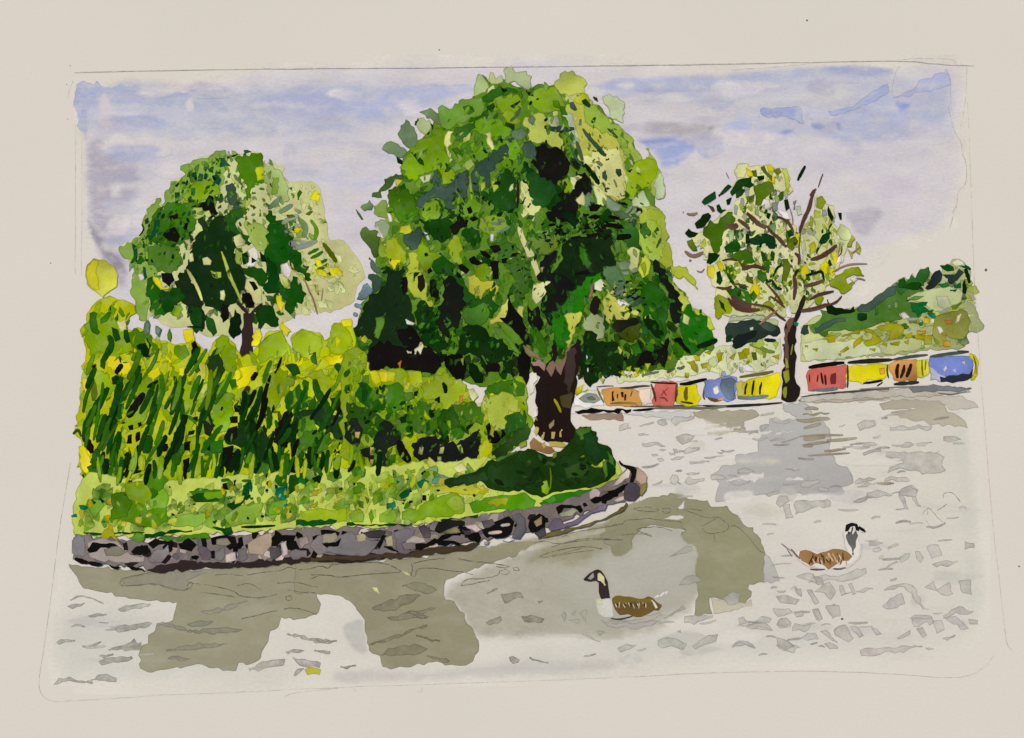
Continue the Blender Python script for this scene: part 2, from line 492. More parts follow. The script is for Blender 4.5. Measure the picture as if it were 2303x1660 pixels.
# ================================================================== sky
SKY = polypts('Z', """166 205 172 192 188 182 250 186 320 192 390 180 480 172 572 156 600 146 650 146 690 150 740 138 800 145 880 132
 960 130 1030 134 1090 134 1140 132 1160 124 1240 122 1290 133 1380 134 1440 142 1520 150 1620 158 1740 150 1850 142 1960 146 2022 149 2028 134 2146 133
 2150 150 2174 151 2174 230 2166 268 2156 296 2166 312 2172 354 2174 396 2168 420 2152 431 2154 456 2142 480 2146 498 2130 520 2060 540 1990 560 1940 600 1900 660
 1700 720 1560 730 1500 700 1460 700 900 700 820 760 700 800 400 800 300 790 230 700 215 590 205 560 190 520 186 470 185 330 178 245 170 235""")
f = Film(); f.soft(SKY, 26, (211, 204, 205), 1.0)
sky = tag(f.build("sky", M_WASH), kind="structure")
paint('Z', 'pale_wash', sky, """
%70 220,213,205 1460 560 1600 500 1850 520 2000 540 1980 640 1880 720 1560 740 1440 720
%50 219,212,205 690 560 780 540 860 560 840 700 780 800 560 820 600 740
""", M_WASH, alpha=.95, vary=1)
paint('R', 'blue_wash', sky, """
162,171,206 26 31 30 28.5 37 31 39 28.5 42 32.5 48 33 54 30.5 59 33 63 31 66 34 75 35 86 37 95 36 101 34 107 37 115 39 119 42 122 48 112 49 98 46 80 45 60 44 45 46 36 52 32 62 28 60 26 48 24 44
""", M_WASH, alpha=.75, vary=2)
paint('Z', 'cloud_wash', sky, """
%40 182,185,201 190 195 420 190 700 160 900 170 1060 175 1040 250 880 300 700 330 500 330 300 320 200 330
%40 186,188,202 1420 160 1700 150 2030 150 2160 150 2165 290 2000 310 1750 320 1500 280 1430 230
%60 196,193,202 200 300 500 330 820 330 860 430 700 470 450 330 300 480 200 480
%50 199,196,202 1520 300 1800 300 2120 300 2120 380 1900 420 1650 380
%30 203,197,203 720 430 900 420 860 560 760 560
""", M_WASH, alpha=.75, vary=2)
paint('R', 'cloud_wash', sky, """
%10 196,194,208 26 40 45 40 80 42 122 44 128 52 110 58 80 62 55 62 40 66 30 66 26 55
%8 174,167,180 28 66 40 60 55 68 68 80 72 95 62 110 56 125 64 150 58 166 48 162 40 142 35 130 31 115 29 95
%4 148,142,158 30 114 38 118 46 130 55 140 62 152 52 153 43 143 36 134
%7 206,198,202 40 38 50 36 52 60 44 66 38 60
%8 170,176,203 135 38 160 30 190 30 215 34 226 40 226 54 205 56 180 55 160 54 145 50
%8 200,198,210 130 70 170 60 205 58 220 66 190 74 150 76
%6 196,197,213 180 96 205 88 228 88 228 98 200 100
%5 184,186,206 150 52 175 48 200 50 200 56 170 57
%3 220,212,206 93 40 101 37 102 48 95 50
%3 213,205,206 38 36 47 36 50 50 46 62 39 58
%6 188,182,190 46 66 56 64 60 72 50 76
%5 168,170,196 27 40 34 42 35 62 31 72 28 60
""", M_WASH, alpha=.85, vary=2)
paint('B', 'cloud_wash', sky, """
%8 172,178,205 -10 30 30 27 60 28 95 28 126 27 126 40 100 46 80 52 60 58 40 60 20 64 -10 60
%4 156,165,203 60 29 95 28 122 29 120 34 90 35 70 33
%5 176,182,206 8 38 22 36 30 44 24 54 10 52
%6 204,198,206 0 105 30 100 46 110 40 124 10 128 0 120
""", M_WASH, alpha=.75, vary=2)
paint('C', 'cloud_wash', sky, """
%6 176,180,201 0 30 70 28 80 25 120 21 200 19 220 15 220 42 180 42 150 39 120 43 100 41 80 38 50 34
%4 164,169,196 95 36 125 30 160 30 175 36 150 40 120 41
%3 208,202,202 100 46 130 44 160 48 200 46 210 60 180 64 140 62 110 60
%7 170,165,170 112 63 130 62 160 65 185 66 196 70 182 77 184 89 165 86 140 81 113 80
%6 112,130,200 104 81.5 115 80.5 130 78.5 153 78.5 166 86 166 96 155 101 140 105 130 106 124 97 116 91 108 86
%7 160,170,208 110 84 150 80 168 88 165 100 150 112 132 116 126 102
%5 184,189,211 188 70 198 63 222 61 222 84 205 86 190 80
""", M_WASH, alpha=.9, vary=2)
paint('S', 'cloud_wash', sky, """
%5 178,182,202 -5 23 30 23 45 21 70 19.5 105 17 147 19 145 29 120 30 90 30 60 33 45 38 20 39 -5 38
%3 166,172,200 92 19 120 17.5 146 20 143 27 110 27
%3 158,166,202 60 28.5 90 28 112 27.5 128 29 120 32 92 31 62 31
%5 206,201,200 40 38 70 36 90 34 125 32 120 40 100 46 84 44 60 45 40 48
%4 180,186,211 36 52 53 50.5 53 60 46 63 38 60
%8 176,180,202 48 72 52 60 58 52 78 56 100 57 104 47 116 44 130 37 142 30 146 38 158 30 178 22 181 40 181 58 170 64 150 70 130 72 115 74 100 68 85 66 70 72
%2 128,144,204 68 61 76 58.5 82 59.5 78 63.5 70 65
%1.5 128,144,204 89 57 95 54.5 102 58 98 61 92 60.5
%1.5 128,144,204 106 55 110.5 55 111 62 107 61
%3 136,150,206 143 40 150 41 158 42 152 49 145 50
%5 184,178,186 108 110 130 106 141 110 136 119 132 125 127 130 118 126 112 118
%9 204,197,201 120 90 165 82 166 104 150 112 130 108
%6 198,196,204 150 54 185 50 186 64 170 70 150 66
""", M_WASH, alpha=.85, vary=2)
random.seed(5)
f = Film()
for _ in range(120):
    x = random.uniform(200, 2140); y = 165 + abs(random.gauss(0, 1)) * 120
    if y > 470 or (x > 1950 and y > 420): continue
    if random.random() < .25: x, y = random.uniform(200, 300), random.uniform(250, 560)
    rx, ry = random.uniform(22, 90), random.uniform(10, 30)
    x = min(max(x, 196 + rx * 1.3), 2130 - rx * 1.3); y = max(y, 172 + ry)
    col = random.choice([(170, 176, 202), (184, 186, 203), (190, 184, 194), (222, 214, 210), (226, 218, 212), (176, 172, 186), (160, 170, 204)])
    f.soft([(x + rx * math.cos(a) * random.uniform(.6, 1.3), y + ry * math.sin(a) * random.uniform(.6, 1.3)) for a in [i * .785 for i in range(8)]], random.uniform(7, 20), col, random.uniform(.25, .6))
o = f.build('cloud_blooms', M_WASH, sky); o["kind"] = "stuff"
paint('S', 'blue_wash', sky, """
146,159,207 59 46.5 72 46 84 45 86 48 87 56 82 54 75 51.5 62 51.5 59.5 50
158,168,206 102 48 112 46.5 120 43 127 38 135 33 140 30.5 141 36 132 42 122 46 112 50 104 51
164,172,205 143 39 150 36.5 158 32 160 28 168 27 177 21 179 25 180 32 172 34 162 36 152 39
""", M_WASH, alpha=.7, vary=2)
paint('S', 'scalloped_edge', sky, """
-.4 150,146,146 179 25 180 30 179.5 37 180.5 42 178 46 180 52 181 57 184 64
-.4 150,146,146 184 64 187 68 187 75 189 78 190 85 190 92 188 96 184 99 184 107 181.5 111 181 117 179 122
-.4 165,160,158 149 15.5 158 14.5 170 14.8 182 15 183 19
-.3 170,165,162 190 20 190 35 188 50 186 58
-.35 150,146,150 41 22 55 21 70 20 88 18.2
-.35 150,146,156 147 19 144 26 142 36 144 39
""", M_PENCIL, alpha=.55)

# ================================================================== water
f = Film(); f.soft(polypts('Z', """1280 915 1500 915 1700 902 1800 888 1950 880 2120 868 2172 872 2192 960 2203 1100 2218 1250 2232 1360 2205 1430 2120 1475 1850 1497 1500 1505
 1300 1520 900 1536 600 1550 350 1556 200 1545 118 1540 106 1470 128 1330 158 1262 600 1250 1000 1200 1300 1150 1430 1090 1400 1030 1330 960"""), 22, (216, 210, 197), 1.0)
water = tag(f.build("water", M_WATER), kind="structure")
paint('Z', 'wash', water, """
%60 207,203,191 110 1330 400 1360 620 1480 500 1560 200 1550 100 1540
%40 213,208,192 1900 930 2180 900 2215 1200 2230 1350 2100 1440 2000 1300 2060 1100
%60 213,207,194 1550 1150 1900 1130 2200 1250 2200 1450 1800 1490 1600 1400
%30 207,203,189 2120 900 2180 890 2215 1250 2225 1400 2160 1420 2150 1150
%50 208,203,191 1300 1400 2000 1380 2150 1440 1850 1490 1300 1515 900 1530
%40 222,215,206 1330 960 1700 930 1760 1010 1600 1080 1450 1090 1400 1030
""", M_WATER, alpha=.8, vary=1)
paint('M', 'wash', water, """
%8 168,163,145 97 74 125 60 163 44 190 38 227 36 235 60 235 118 210 120 200 118 180 116 150 119 140 118 122 120 112 110 104 95 92 86
%4 188,185,175 20 105 30 100 39 99 41 110 42 118 43 127 35 129 28 122 24 118
%8 196,191,180 12 134 40 134 75 138 120 132 160 128 227 126 228 142 180 145 100 148 40 151 12 152
""", M_WATER, alpha=.9, vary=2)
paint('N', 'wash', water, """
%14 176,171,155 -10 80 40 78 60 98 100 98 132 96 133 120 128 127 110 130 108 139 95 144 75 147 62 150 48 152 38 147 30 142 10 144 -10 145
""", M_WATER, alpha=.9, vary=2)
paint('N', 'wash', water, """
%9 176,172,156 20 66 55 48 80 36 112 36 138 48 146 70 142 104 124 122 60 122 10 112 4 84
""", M_WATER, alpha=1.0, vary=1)
# reflections of the bank and the trees
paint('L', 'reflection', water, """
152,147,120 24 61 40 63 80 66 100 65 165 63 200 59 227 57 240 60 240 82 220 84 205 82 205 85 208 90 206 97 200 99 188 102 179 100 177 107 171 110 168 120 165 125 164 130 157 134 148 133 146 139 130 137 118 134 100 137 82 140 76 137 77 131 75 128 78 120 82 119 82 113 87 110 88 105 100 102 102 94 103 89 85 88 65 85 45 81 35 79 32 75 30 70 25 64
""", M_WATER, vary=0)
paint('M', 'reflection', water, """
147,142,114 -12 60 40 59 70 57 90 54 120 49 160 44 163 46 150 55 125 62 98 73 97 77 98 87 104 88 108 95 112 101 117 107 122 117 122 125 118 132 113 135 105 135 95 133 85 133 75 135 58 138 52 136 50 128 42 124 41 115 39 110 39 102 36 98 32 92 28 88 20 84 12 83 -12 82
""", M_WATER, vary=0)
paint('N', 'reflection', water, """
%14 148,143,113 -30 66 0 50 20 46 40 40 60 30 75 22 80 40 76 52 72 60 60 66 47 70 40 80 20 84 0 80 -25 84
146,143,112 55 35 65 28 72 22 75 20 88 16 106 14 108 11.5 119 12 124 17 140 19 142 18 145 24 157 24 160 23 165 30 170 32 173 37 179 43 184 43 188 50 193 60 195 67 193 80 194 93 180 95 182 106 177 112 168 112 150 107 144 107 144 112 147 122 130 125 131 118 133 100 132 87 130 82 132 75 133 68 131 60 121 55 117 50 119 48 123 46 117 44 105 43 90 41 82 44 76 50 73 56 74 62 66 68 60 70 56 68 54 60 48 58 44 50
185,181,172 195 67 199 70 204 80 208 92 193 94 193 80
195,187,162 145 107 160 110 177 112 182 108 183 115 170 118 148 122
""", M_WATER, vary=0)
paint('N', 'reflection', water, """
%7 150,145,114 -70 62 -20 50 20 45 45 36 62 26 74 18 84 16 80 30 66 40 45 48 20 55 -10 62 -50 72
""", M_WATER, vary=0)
paint('N', 'bright_patch', water, """
%8 180,176,161 45 68 54 63 57 70 66 69 74 62 74 55 82 48 95 50 105 46 118 49 121 56 132 60 134 68 132 82 128 90 105 100 75 102 58 102 52 94 46 84
221,213,204 121 19 121 26 117 27 115 25
214,207,192 103 35 110 32 121 33 120 35 110 36
""", M_WATER, alpha=.95, vary=1)
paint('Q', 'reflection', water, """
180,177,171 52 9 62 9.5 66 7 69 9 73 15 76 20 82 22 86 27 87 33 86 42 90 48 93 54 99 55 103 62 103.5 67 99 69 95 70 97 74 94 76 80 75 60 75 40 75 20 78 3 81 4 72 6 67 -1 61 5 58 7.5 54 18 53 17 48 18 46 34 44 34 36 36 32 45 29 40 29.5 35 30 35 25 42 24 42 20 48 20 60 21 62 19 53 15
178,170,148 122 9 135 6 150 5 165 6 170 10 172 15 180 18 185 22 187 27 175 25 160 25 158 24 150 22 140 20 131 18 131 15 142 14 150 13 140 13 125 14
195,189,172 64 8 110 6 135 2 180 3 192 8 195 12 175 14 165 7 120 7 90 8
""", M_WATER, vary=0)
paint('Q', 'bright_patch', water, """
222,215,207 13 64 22 61 38 59 38 63 25 65 10 66
222,215,207 54 64 63 62 69 63 68 65 60 65
216,210,198 45 32 52 29 59 29 50 32
216,210,198 5 20 15 19 6 21
""", M_WATER, vary=0)
paint('K', 'reflection', water, """
166,159,136 130 66 150 64 175 65 195 65 199 70 190 74 183 76 185 84 165 85 142 85 144 80 143 75 132 70
188,182,160 145 87 165 86 185 84 184 86 165 88 146 90
200,197,190 60 68 90 66 130 66 132 74 110 74 80 71
152,126,106 17 70 40 66 58 66 60 76 45 75 30 75 22 73
""", M_WATER, vary=0)
paint('K', 'bright_patch', water, """
218,212,200 142 80 155 78.5 165 78 155 80.5 143 82
218,212,200 144 84 165 82.5 180 82 165 84.5 146 86
""", M_WATER, vary=0)
random.seed(77)
f = Film()
WB = polypts('Z', "1470 960 1700 930 2150 900 2190 1200 2200 1400 1900 1470 1300 1490 700 1510 200 1520 150 1380 700 1500 1250 1480 1480 1400 1740 1340 1700 1220 1520 1120 1460 1080")
for _ in range(150):
    x, y = random.uniform(150, 2180), random.uniform(920, 1510)
    if not inside(x, y, WB): continue
    rx, ry = random.uniform(20, 75), random.uniform(8, 22)
    f.soft([(x + rx * math.cos(a) * random.uniform(.6, 1.3), y + ry * math.sin(a) * random.uniform(.6, 1.3)) for a in [i * .785 for i in range(8)]], random.uniform(5, 14), random.choice([(198, 194, 182), (222, 216, 205), (190, 187, 176), (204, 199, 180), (224, 217, 207), (196, 190, 186)]), random.uniform(.35, .7))
o = f.build('grey_blooms', M_WATER, water); o["kind"] = "stuff"
f = Film(); n = 0
while n < 90:
    x, y = random.uniform(150, 2180), random.uniform(930, 1480)
    if not inside(x, y, WB): continue
    n += 1; L = random.uniform(7, 24); a = random.gauss(-.08, .12); b = random.gauss(0, 3)
    f.stroke([(x - L * math.cos(a), y - L * math.sin(a)), (x, y + b), (x + L * math.cos(a), y + L * math.sin(a))], random.uniform(2.5, 6), random.choice([(166, 161, 152), (150, 146, 138), (180, 174, 166), (140, 136, 128)]), .75, 1.0)
o = f.build('fine_ripples', M_RIPPLE, water); o["kind"] = "stuff"
# ripples of the thin brush
def ripples(tile, text, col, alpha=.8, w=None): paint(tile, 'ripple', water, "\n".join(col + ' ' + l.strip() if l.strip()[0] not in '~-%' else l.strip().split(' ')[0] + ' ' + col + ' ' + ' '.join(l.strip().split(' ')[1:]) for l in text.strip().splitlines()), M_RIPPLE, alpha=alpha, vary=6, edge=2.6)
ripples('Q', """66 17 70 16 86 15.5 86 16.5 76 18
~2.5 62 21 70 22 78 20 86 20
~2 67 27 75 25 80 23.5
~1.5 64 33 78 32 96 32
~3 67 35 75 34 83 33
~2 84 36 95 35.5 106 34
~1.5 66 39.5 75 38 86 37
~2 67 40 74 39.5
~1.5 82 44 90 43 98 42
~1.2 70 47 85 46 101 45
~1.5 120 67 126 67.5 133 67
~2 68 13 72 12 78 13""", '150,138,112', .85)
ripples('Q', """42 20 47 19 52 22 58 22 56 23.5 46 23
36 25 41 24 42 25 36 30
106 24 111 21 119 21 120 25 115 27 108 29
110 40 113 37 118 37 121 39 112 41
138 41 141 37 145 37 148 39 144 41
149 38 155 37 161 37 158 38 155 40 150 40
169 33 178 33 182 35 177 36.5 169 36
110 45 115 43 123 42 124 44 116 45 111 47
127 44 150 44 165 45 170 48 168 54 171 58 160 60 145 58 138 56 128 60 130 55 140 52 138 49 127 48
19 57 24 55.5 29 57 32 58.5 24 60 19 60
12 66 20 64 29 65 27 67 18 69
65 67 71 65 78 64 80 66 72 70 65 70
76 70 80 69.5 86 71 85 73 79 73
104 66 108 63 115 62.5 120 64 112 66 105 68
126 64 131 61.5 138 62.5 145 65 135 66 126 66
138 71 146 68 151 72 149 76 143 77 137 74
113 74 121 71.5 128 74 132 76 120 78 113 77
103 81 107 79 112 78 114 76 113 80 108 81.5
61 80 66 79 87 80 87 84 72 86 61 90
52 83 57 82 60 92 54 93
49 76 55 76 57 80 50 85 47 82
39 75 45 73 50 72 49 75 42 77
106 70 110 68 120 66.5 119 68 110 70
136 76 140 76 144 86 141 86
147 75 153 84 150 84 146 78
130 26 145 26 161 25 160 28 145 28 130 29""", 'gm', .62)
ripples('K', """76 81 85 78 91 76 91 78 85 80 77 82
94 76 97 74 103 74 105 79 101 81 95 79
108 76 112 71 120 71 133 70 132 73 126 76 118 77 113 81
55 86 56 80 61 78 66 78 64 81 68 83
74 89 80 88 86 90 76 91
113 92 120 89 133 91 128 97 120 100 115 96
78 98 88 97 95 97 103 102 90 101 80 102
96 105 100 104 104 105 100 107
110 104 114 104 117 107 112 108
106 108 110 108 113 110 108 111
123 104 137 102 138 105 132 107 125 109 121 109
108 115 114 112 122 112 118 115 110 116
94 114 99 113 102 116 97 118
88 110 94 109 96 111 90 112
127 117 140 116 148 117 140 119 128 120
124 129 130 128 138 129 132 131 125 131
122 138 126 132 135 135 143 134 142 137 133 140 126 141
107 135 110 130 115 131 117 136 113 141 109 140
89 141 96 138 100 136 99 139 92 142
148 132 155 130 166 134 160 136 150 136
131 103 138 102 136 105
155 108 163 107 160 110""", 'gm', .6)
ripples('O', """34 29 54 29
""".replace('34 29 54 29\n', '26 22 31 22 40 23 36 24') + """
103 88 110 88 116 89.5 110 92 103 92
106 95 112 93 115 96 112 98 107 98
~2 120 95 125 92 130 91
~2 112 104 116 101
130 103 136 99 141 99 139 104 132 108
145 97 149 97 153 103 150 108 146 104
155 93 166 91 170 101 160 104
190 88 199 90 199 94 190 96
160 109 170 106 184 106 178 110 165 112
36 120 45 117 53 118 53 122 60 119 75 120 88 115 100 112 101 117 92 122 80 125 66 123 55 127 48 124
52 120 60 121 62 127 56 128
61 127 67 125 70 129 73 134 68 142 62 135 53 134 58 131
46 132 51 132 58 144 54 146
35 132 41 131 42 139 38 137
76 128 79 128 82 136 78 138
84 127 87 126 91 136 88 137
91 134 100 130 107 131 98 135
116 133 125 128 135 126 143 128 147 133 150 144 158 150 152 150 143 140 135 130 122 132
115 147 122 140 133 135 136 145 128 149 117 149
153 130 162 124 165 132 176 125 180 136 174 138 166 134
184 124 196 123 197 137 188 135
170 156 178 150 185 147 192 151 199 152 193 155 182 153 172 158
63 148 72 145 76 154 71 158
34 152 43 151 43 156 37 157
51 150 57 149 61 159 55 160
15 149 30 149 34 153 20 157
18 138 28 137 40 141 36 146 22 144
140 158 150 155 160 156 162 162 145 162
130 43 140 37 147 41 146 48 140 47 130 47
124 108 128 106 130 107 118 113
88 52 96 49 102 46 101 50 94 53
""", 'gm', .62)
ripples('V', """8 31 15 26 22 28 20 34 12 36
25 52 30 49 40 50 44 55 38 54 30 53
47 50 51 45 58 48 58 52 50 53
19 51 24 46 28 49 26 52
31 48 36 44 44 46 42 49
59 55 61 49 68 51 73 49 71 54 68 56 64 54
62 60 70 56 76 56 78 61 70 62
15 67 18 63 26 62 30 65 32 68 25 65 18 66
47 65 55 62 65 67 60 71 52 69
82 64 86 63 92 66 92 68 86 68
79 55 84 54 92 63 88 62
89 54 97 50 104 60 100 63 94 60
101 51 105 51 111 58 108 60
116 52 120 53 124 57 120 58
135 60 140 57 145 54 145 57 140 60 136 61
146 46 160 45 163 48 159 51 157 48 151 52 148 52
149 53 154 52 157 58 154 60
161 48 168 47 170 54 164 57
169 45 178 44 188 53 184 54 176 50
187 46 194 47 194 50 188 50
108 69 116 67 125 67 135 67 148 65 154 66 144 68 140 71 130 70 120 73 109 73
156 67 162 68 158 69
60 42 67 40 67 44 62 45
83 36 93 36 94 44 88 46
74 39 78 39 81 46 78 48
168 60 178 58 172 62
""", '178,171,163', .62)
ripples('N', """97 146 105 143 113 144 124 149 120 155 110 151 97 151
128 151 135 146 143 141 152 140 150 147 140 150 131 154
164 152 167 148 175 146 184 150 186 153 176 149 168 150
60 153 68 149 78 150 72 154 63 157
178 132 190 130 198 132 202 137 192 134 181 136
207 127 214 125 219 130 213 134 206 132
121 124 130 123 148 123 146 126 130 132 121 130
107 70 115 65 122 60 128 60 129 64 121 67 112 69
116 96 120 90 130 86 137 92 126 95
114 138 118 136 118 139
9 123 12 119 14 123 12 129
18 122 22 118 22 124
26 121 33 118 31 125 32 130
16 127 26 127 24 131
28 140 36 142 45 147 42 147 33 143
41 137 49 138 44 142
45 127 55 130 72 129 100 128 88 133 75 136 68 133 55 134
52 127 70 128 90 123 98 120 102 124 90 128 76 131
102 126 110 121 119 114 123 117 116 120
170 126 175 124 178 130 172 132
205 143 215 146 222 152 214 155 206 150""", '166,163,150', .6)
ripples('M', """138 83 146 82 153 82 155 86 147 87 141 90 139 86
128 83 133 79 136 79 133 81
165 88 169 88 166 90
144 129 147 128 152 131 151 133 147 134 145 132
159 129 166 131 173 133 168 133
127 104 133 101 138 99 139 102 130 106
153 99 160 98 170 101 168 104 155 103
44 93 55 88 70 83 80 84 72 90 58 95 46 95
55 100 66 97 78 95 91 93 80 98 66 102 58 102
70 96 78 98 86 99 84 101 76 99
51 128 56 122 64 121 75 119 85 123 78 127 60 128
42 120 60 113 75 108 85 106 70 112 55 118
76 113 84 114 94 117 88 118
84 128 92 129 101 132 95 133
66 77 75 74 88 77 92 80 86 83 76 81
0 116 5 115 12 117 19 117 10 119 3 119
2 124 8 124 14 125 8 126
21 136 28 135 33 135 26 138""", '120,115,92', .6)
ripples('L', """63 72 80 68 100 66 120 66 125 68 110 73 115 75 110 80 100 79 90 76 80 76 65 77
25 88 30 84 35 84 42 86 50 90 40 86 32 85
23 92 29 90 36 89.5 33 92 27 94
38 99 43 97.5 52 97.5 46 99 40 100
~1.2 26 107 30 105 36 107
60 94 75 90 84 90 83 92 70 94 62 96
57 108 65 105 78 104 85 104 82 107 70 109 60 111
15 118 18 116 24 116 29 117 22 118 17 120
~1.6 34 121 40 122 51 121
53 124 60 121 67 119 72 115 74 119 77 118 76 124 68 124
46 128 52 128 57 127 50 130
46 132 55 129 70 128 71 130 60 133 48 135
13 149 17 144 25 143 30 146 38 147 42 148 36 148 28 147 20 147
40 146 45 142 52 141 59 144 59 147 54 147 46 146
110 105 120 102 130 103 125 106 114 107
110 110 125 108 140 107 151 109 145 111 120 112
95 124 110 120 125 119 140 119 130 122 110 124
96 130 104 128 113 130 105 132
88 105 93 103 102 106 114 109 110 110 98 107
120 96 130 94 145 90 155 88 140 95 128 98
182 125 188 123 196 124 190 126 184 127
203 124 208 124 215 126 208 126
183 112 192 113 205 115 220 117 210 119 200 117
155 137 165 132 182 130 181 135 165 138 156 139
187 129 195 130 208 133 207 137 192 135
188 142 190 138 196 137 193 140 189 143""", '136,132,120', .6)
paint('L', 'fallen_leaf', water, "190,186,90 196 138 204 136.5 208 138 207 142 198 142", M_RIPPLE)
paint('M', 'fallen_leaf', water, "214,208,140 66 66 70 67 72 69 69 69\n214,208,140 44 78 48 78 50 83 46 81", M_RIPPLE)
# fine contour lines drawn on the water
CONT = '88,80,66'
def contours(tile, text): paint(tile, 'contour_line', water, "\n".join('-.6 %s %s' % (CONT, l.strip()) for l in text.strip().splitlines()), M_PENCIL, alpha=.8)
contours('L', """62 72 75 69 90 66 100 65.5
62 77 75 77 87 75 95 78 105 81 112 79 110 76 114 74
131 69 140 68 150 70 165 67 180 66 184 63 190 65 200 65 208 62 213 65 215 62 227 60
200 72 208 69 215 69 220 71 227 70
176 75 190 74 200 77 206 78
112 75 125 76 138 79 145 81 150 85 165 86 176 83
147 77 155 75 160 77 164 80
184 80 195 82 204 82
182 85 186 84 187 87 183 88 182 85
63 72 61 75 64 77
120 82 132 83 145 85
181 94 186 93 195 94 205 98
150 101 160 99 170 96 176 95""")
contours('M', """0 64 8 62 12 65 16 60 25 60 40 60 50 60 58 62 66 67
0 69 10 69 22 71 35 69 50 68 65 67
73 61 85 58 98 57
73 61 74 66 72 69 76 71 77 64 90 64 100 66 112 67 118 69
107 57 115 59 130 60 140 62 146 63 140 64 135 63
109 77 112 72 122 72 130 71 137 69 137 66 142 65 145 67 142 69 138 68
109 77 120 75 130 73
162 46 170 44 180 47 195 44 210 43 227 44
166 56 172 53 185 50 200 48 212 50
166 56 175 56 190 53 205 51
183 41 195 37 210 35 227 32
147 64 150 63 152 66 148 66 147 64
70 96 74 95 84 99 82 101 72 99""")
contours('N', """75 26 85 24 98 26 96 29 80 28 75 26
101 26 106 25 110 28 104 31 101 28
114 27 122 26 135 27 138 28
30 46 45 43 50 41 53 43 58 40 65 40 68 36 80 36 87 34 95 36 110 37 120 38 117 41 120 44 124 46 118 48
0 61 15 56 30 53 45 53 60 54 66 54
64 50 75 49 85 49 93 52 88 49 80 47 77 45 85 43 97 42 110 46
0 69 20 64 35 60 46 63
137 42 145 38 152 33 158 38 163 42 158 47 150 48 143 49 137 44
120 27 130 30 142 35 152 33
163 42 168 41 176 48 183 56 190 65 195 67
148 48 149 56""")
# ================================================================== far bank
bank = paint('K', 'far_bank', None, """
225,217,206 -2 62 30 60 60 60 90 60 130 58 170 57 225 50 290 45 340 40 402 38 404 42 350 46 300 48 225 58 190 61 140 64 90 66 40 68 8 69
""", M_WASH, vary=0)[0]
tag(bank, kind="structure")
paint('K', 'bank_edge', bank, """
bk 10 66 18 64 40 64 68 63.5 68 66 50 67 30 68 14 69
~2 bk 69 65 80 64.5 92 63
~1.6 86,78,66 60 61 90 61 120 60 140 60
~2.2 44,40,38 140 60 160 61 180 60 200 59 222 57
~2.4 110,104,88 90 63 120 62 145 63 165 61
""", M_FLAT)
paint('I', 'bank_edge', bank, """
178,170,150 134 110 150 105 190 100 227 97 227 107 190 110 150 112
~1.6 72,66,52 134 109 150 106 170 103 190 101 227 97
~1.4 130,122,104 150 104 190 100 227 98
""", M_PAINT)
paint('J', 'bank_edge', bank, """
178,172,156 0 152 30 147 60 145 110 142 170 143 174 146 140 150 90 152 40 154 0 156
~1.6 70,66,56 0 151 30 147 60 145 88 142
~1.4 128,124,112 60 143 100 141 140 140
126,128,126 110 141 140 139 160 141 175 142 165 145 140 145 115 147
~1 110,112,110 140 147 155 149 170 145
""", M_PAINT)

# ---- hedge at the water's edge and the wooded slope behind
hedge = thing("low_hedge", 1620, 830, "pale low hedge with olive leaves running behind the coloured huts between the trees", "hedge")
hb = paint('I', 'foliage', hedge, """
203,209,158 -52 84 -20 76 0 70 20 62 50 55 75 50 100 47 116 45 117 62 113 70 105 74 95 80 85 80 75 70 70 80 62 84 40 80 20 84 -20 90 -50 92
""", M_PAINT)[0]
field('loose_leaves', hb, polypts('I', '-48 84 -20 78 20 66 60 56 114 48 115 66 90 78 60 82 20 82 -20 88'), ['1223223332', '2212213322'], 1380, 760, 45, 70, 'r', 9, 1.2, random)
paint('I', 'leaf', hb, """
oy 72 60 80 58 82 66 74 68
oy 107 64 115 62 114 68
oy 34 72 42 70 40 76 36 77
oy 50 62 58 60 56 68 52 71
oy 38 60 46 58 44 63
oy 63 66 70 60 68 68
ol 86 60 91 60 92 68 88 68
~3 130,150,60 97 56 100 60 99 66
~3.5 130,150,70 84 52 95 55 102 59 110 60
oy 20 70 28 68 30 74 31 80 26 78 24 73
oy 18 81 23 81 22 86 18 86
oy 3 68 7 68 6 72 2 72
~3 90,104,88 0 81 4 78 8 76
~2.5 90,104,88 10 76 14 77 18 74
200,190,40 27 64 33 64 34 69 29 69
oy 77 58 79 56 84 56 84 62 80 64
170,188,100 86 48 97 46 100 52 94 56 88 54
178,192,130 42 68 50 64 52 72 48 76 42 73
oy -8 72 -4 70 -5 76
oy -16 74 -11 72 -13 78
oy -24 78 -19 76 -18 80 -22 82
ye -34 82 -30 80 -28 84 -33 86
oy -40 84 -36 82 -37 87
~2 100,112,96 -26 84 -18 82 -8 80
222,214,206 -2 90 4 86 12 85 20 86 24 89 14 90
222,214,206 76 74 82 72 88 76 90 80 80 80
""", M_PAINT)
slope = thing("wooded_slope", 1980, 800, "wooded slope of dark and olive trees rising to the right behind the huts", "trees")
sb_ = paint('J', 'foliage', slope, """
182,190,130 0 80 10 72 30 64 60 58 72 54 80 46 95 40 100 31 106 28 110 32 114 24 117 30 122 20 130 18 135 26 138 22 145 23 143 16 152 16 155 10 162 10 168 14 170 20 174 22 172 34 178 42 180 52 170 54 178 58 182 70 188 78 187 82 180 86 170 86 169 95 168 100 150 103 120 105 95 109 70 109 40 113 10 115 0 115
""", M_PAINT)[0]
field('loose_leaves', sb_, polypts('J', "2 82 30 68 60 60 80 48 100 34 122 24 140 26 160 16 172 26 178 48 178 62 186 78 170 84 166 98 120 104 60 108 4 112"), ["......6432", "...5667553", ".455664433", "3554343332", "2333333332", "2222222222"], 1800, 590, 42, 240, 'r', 11, .2, random, aspect=1.6)
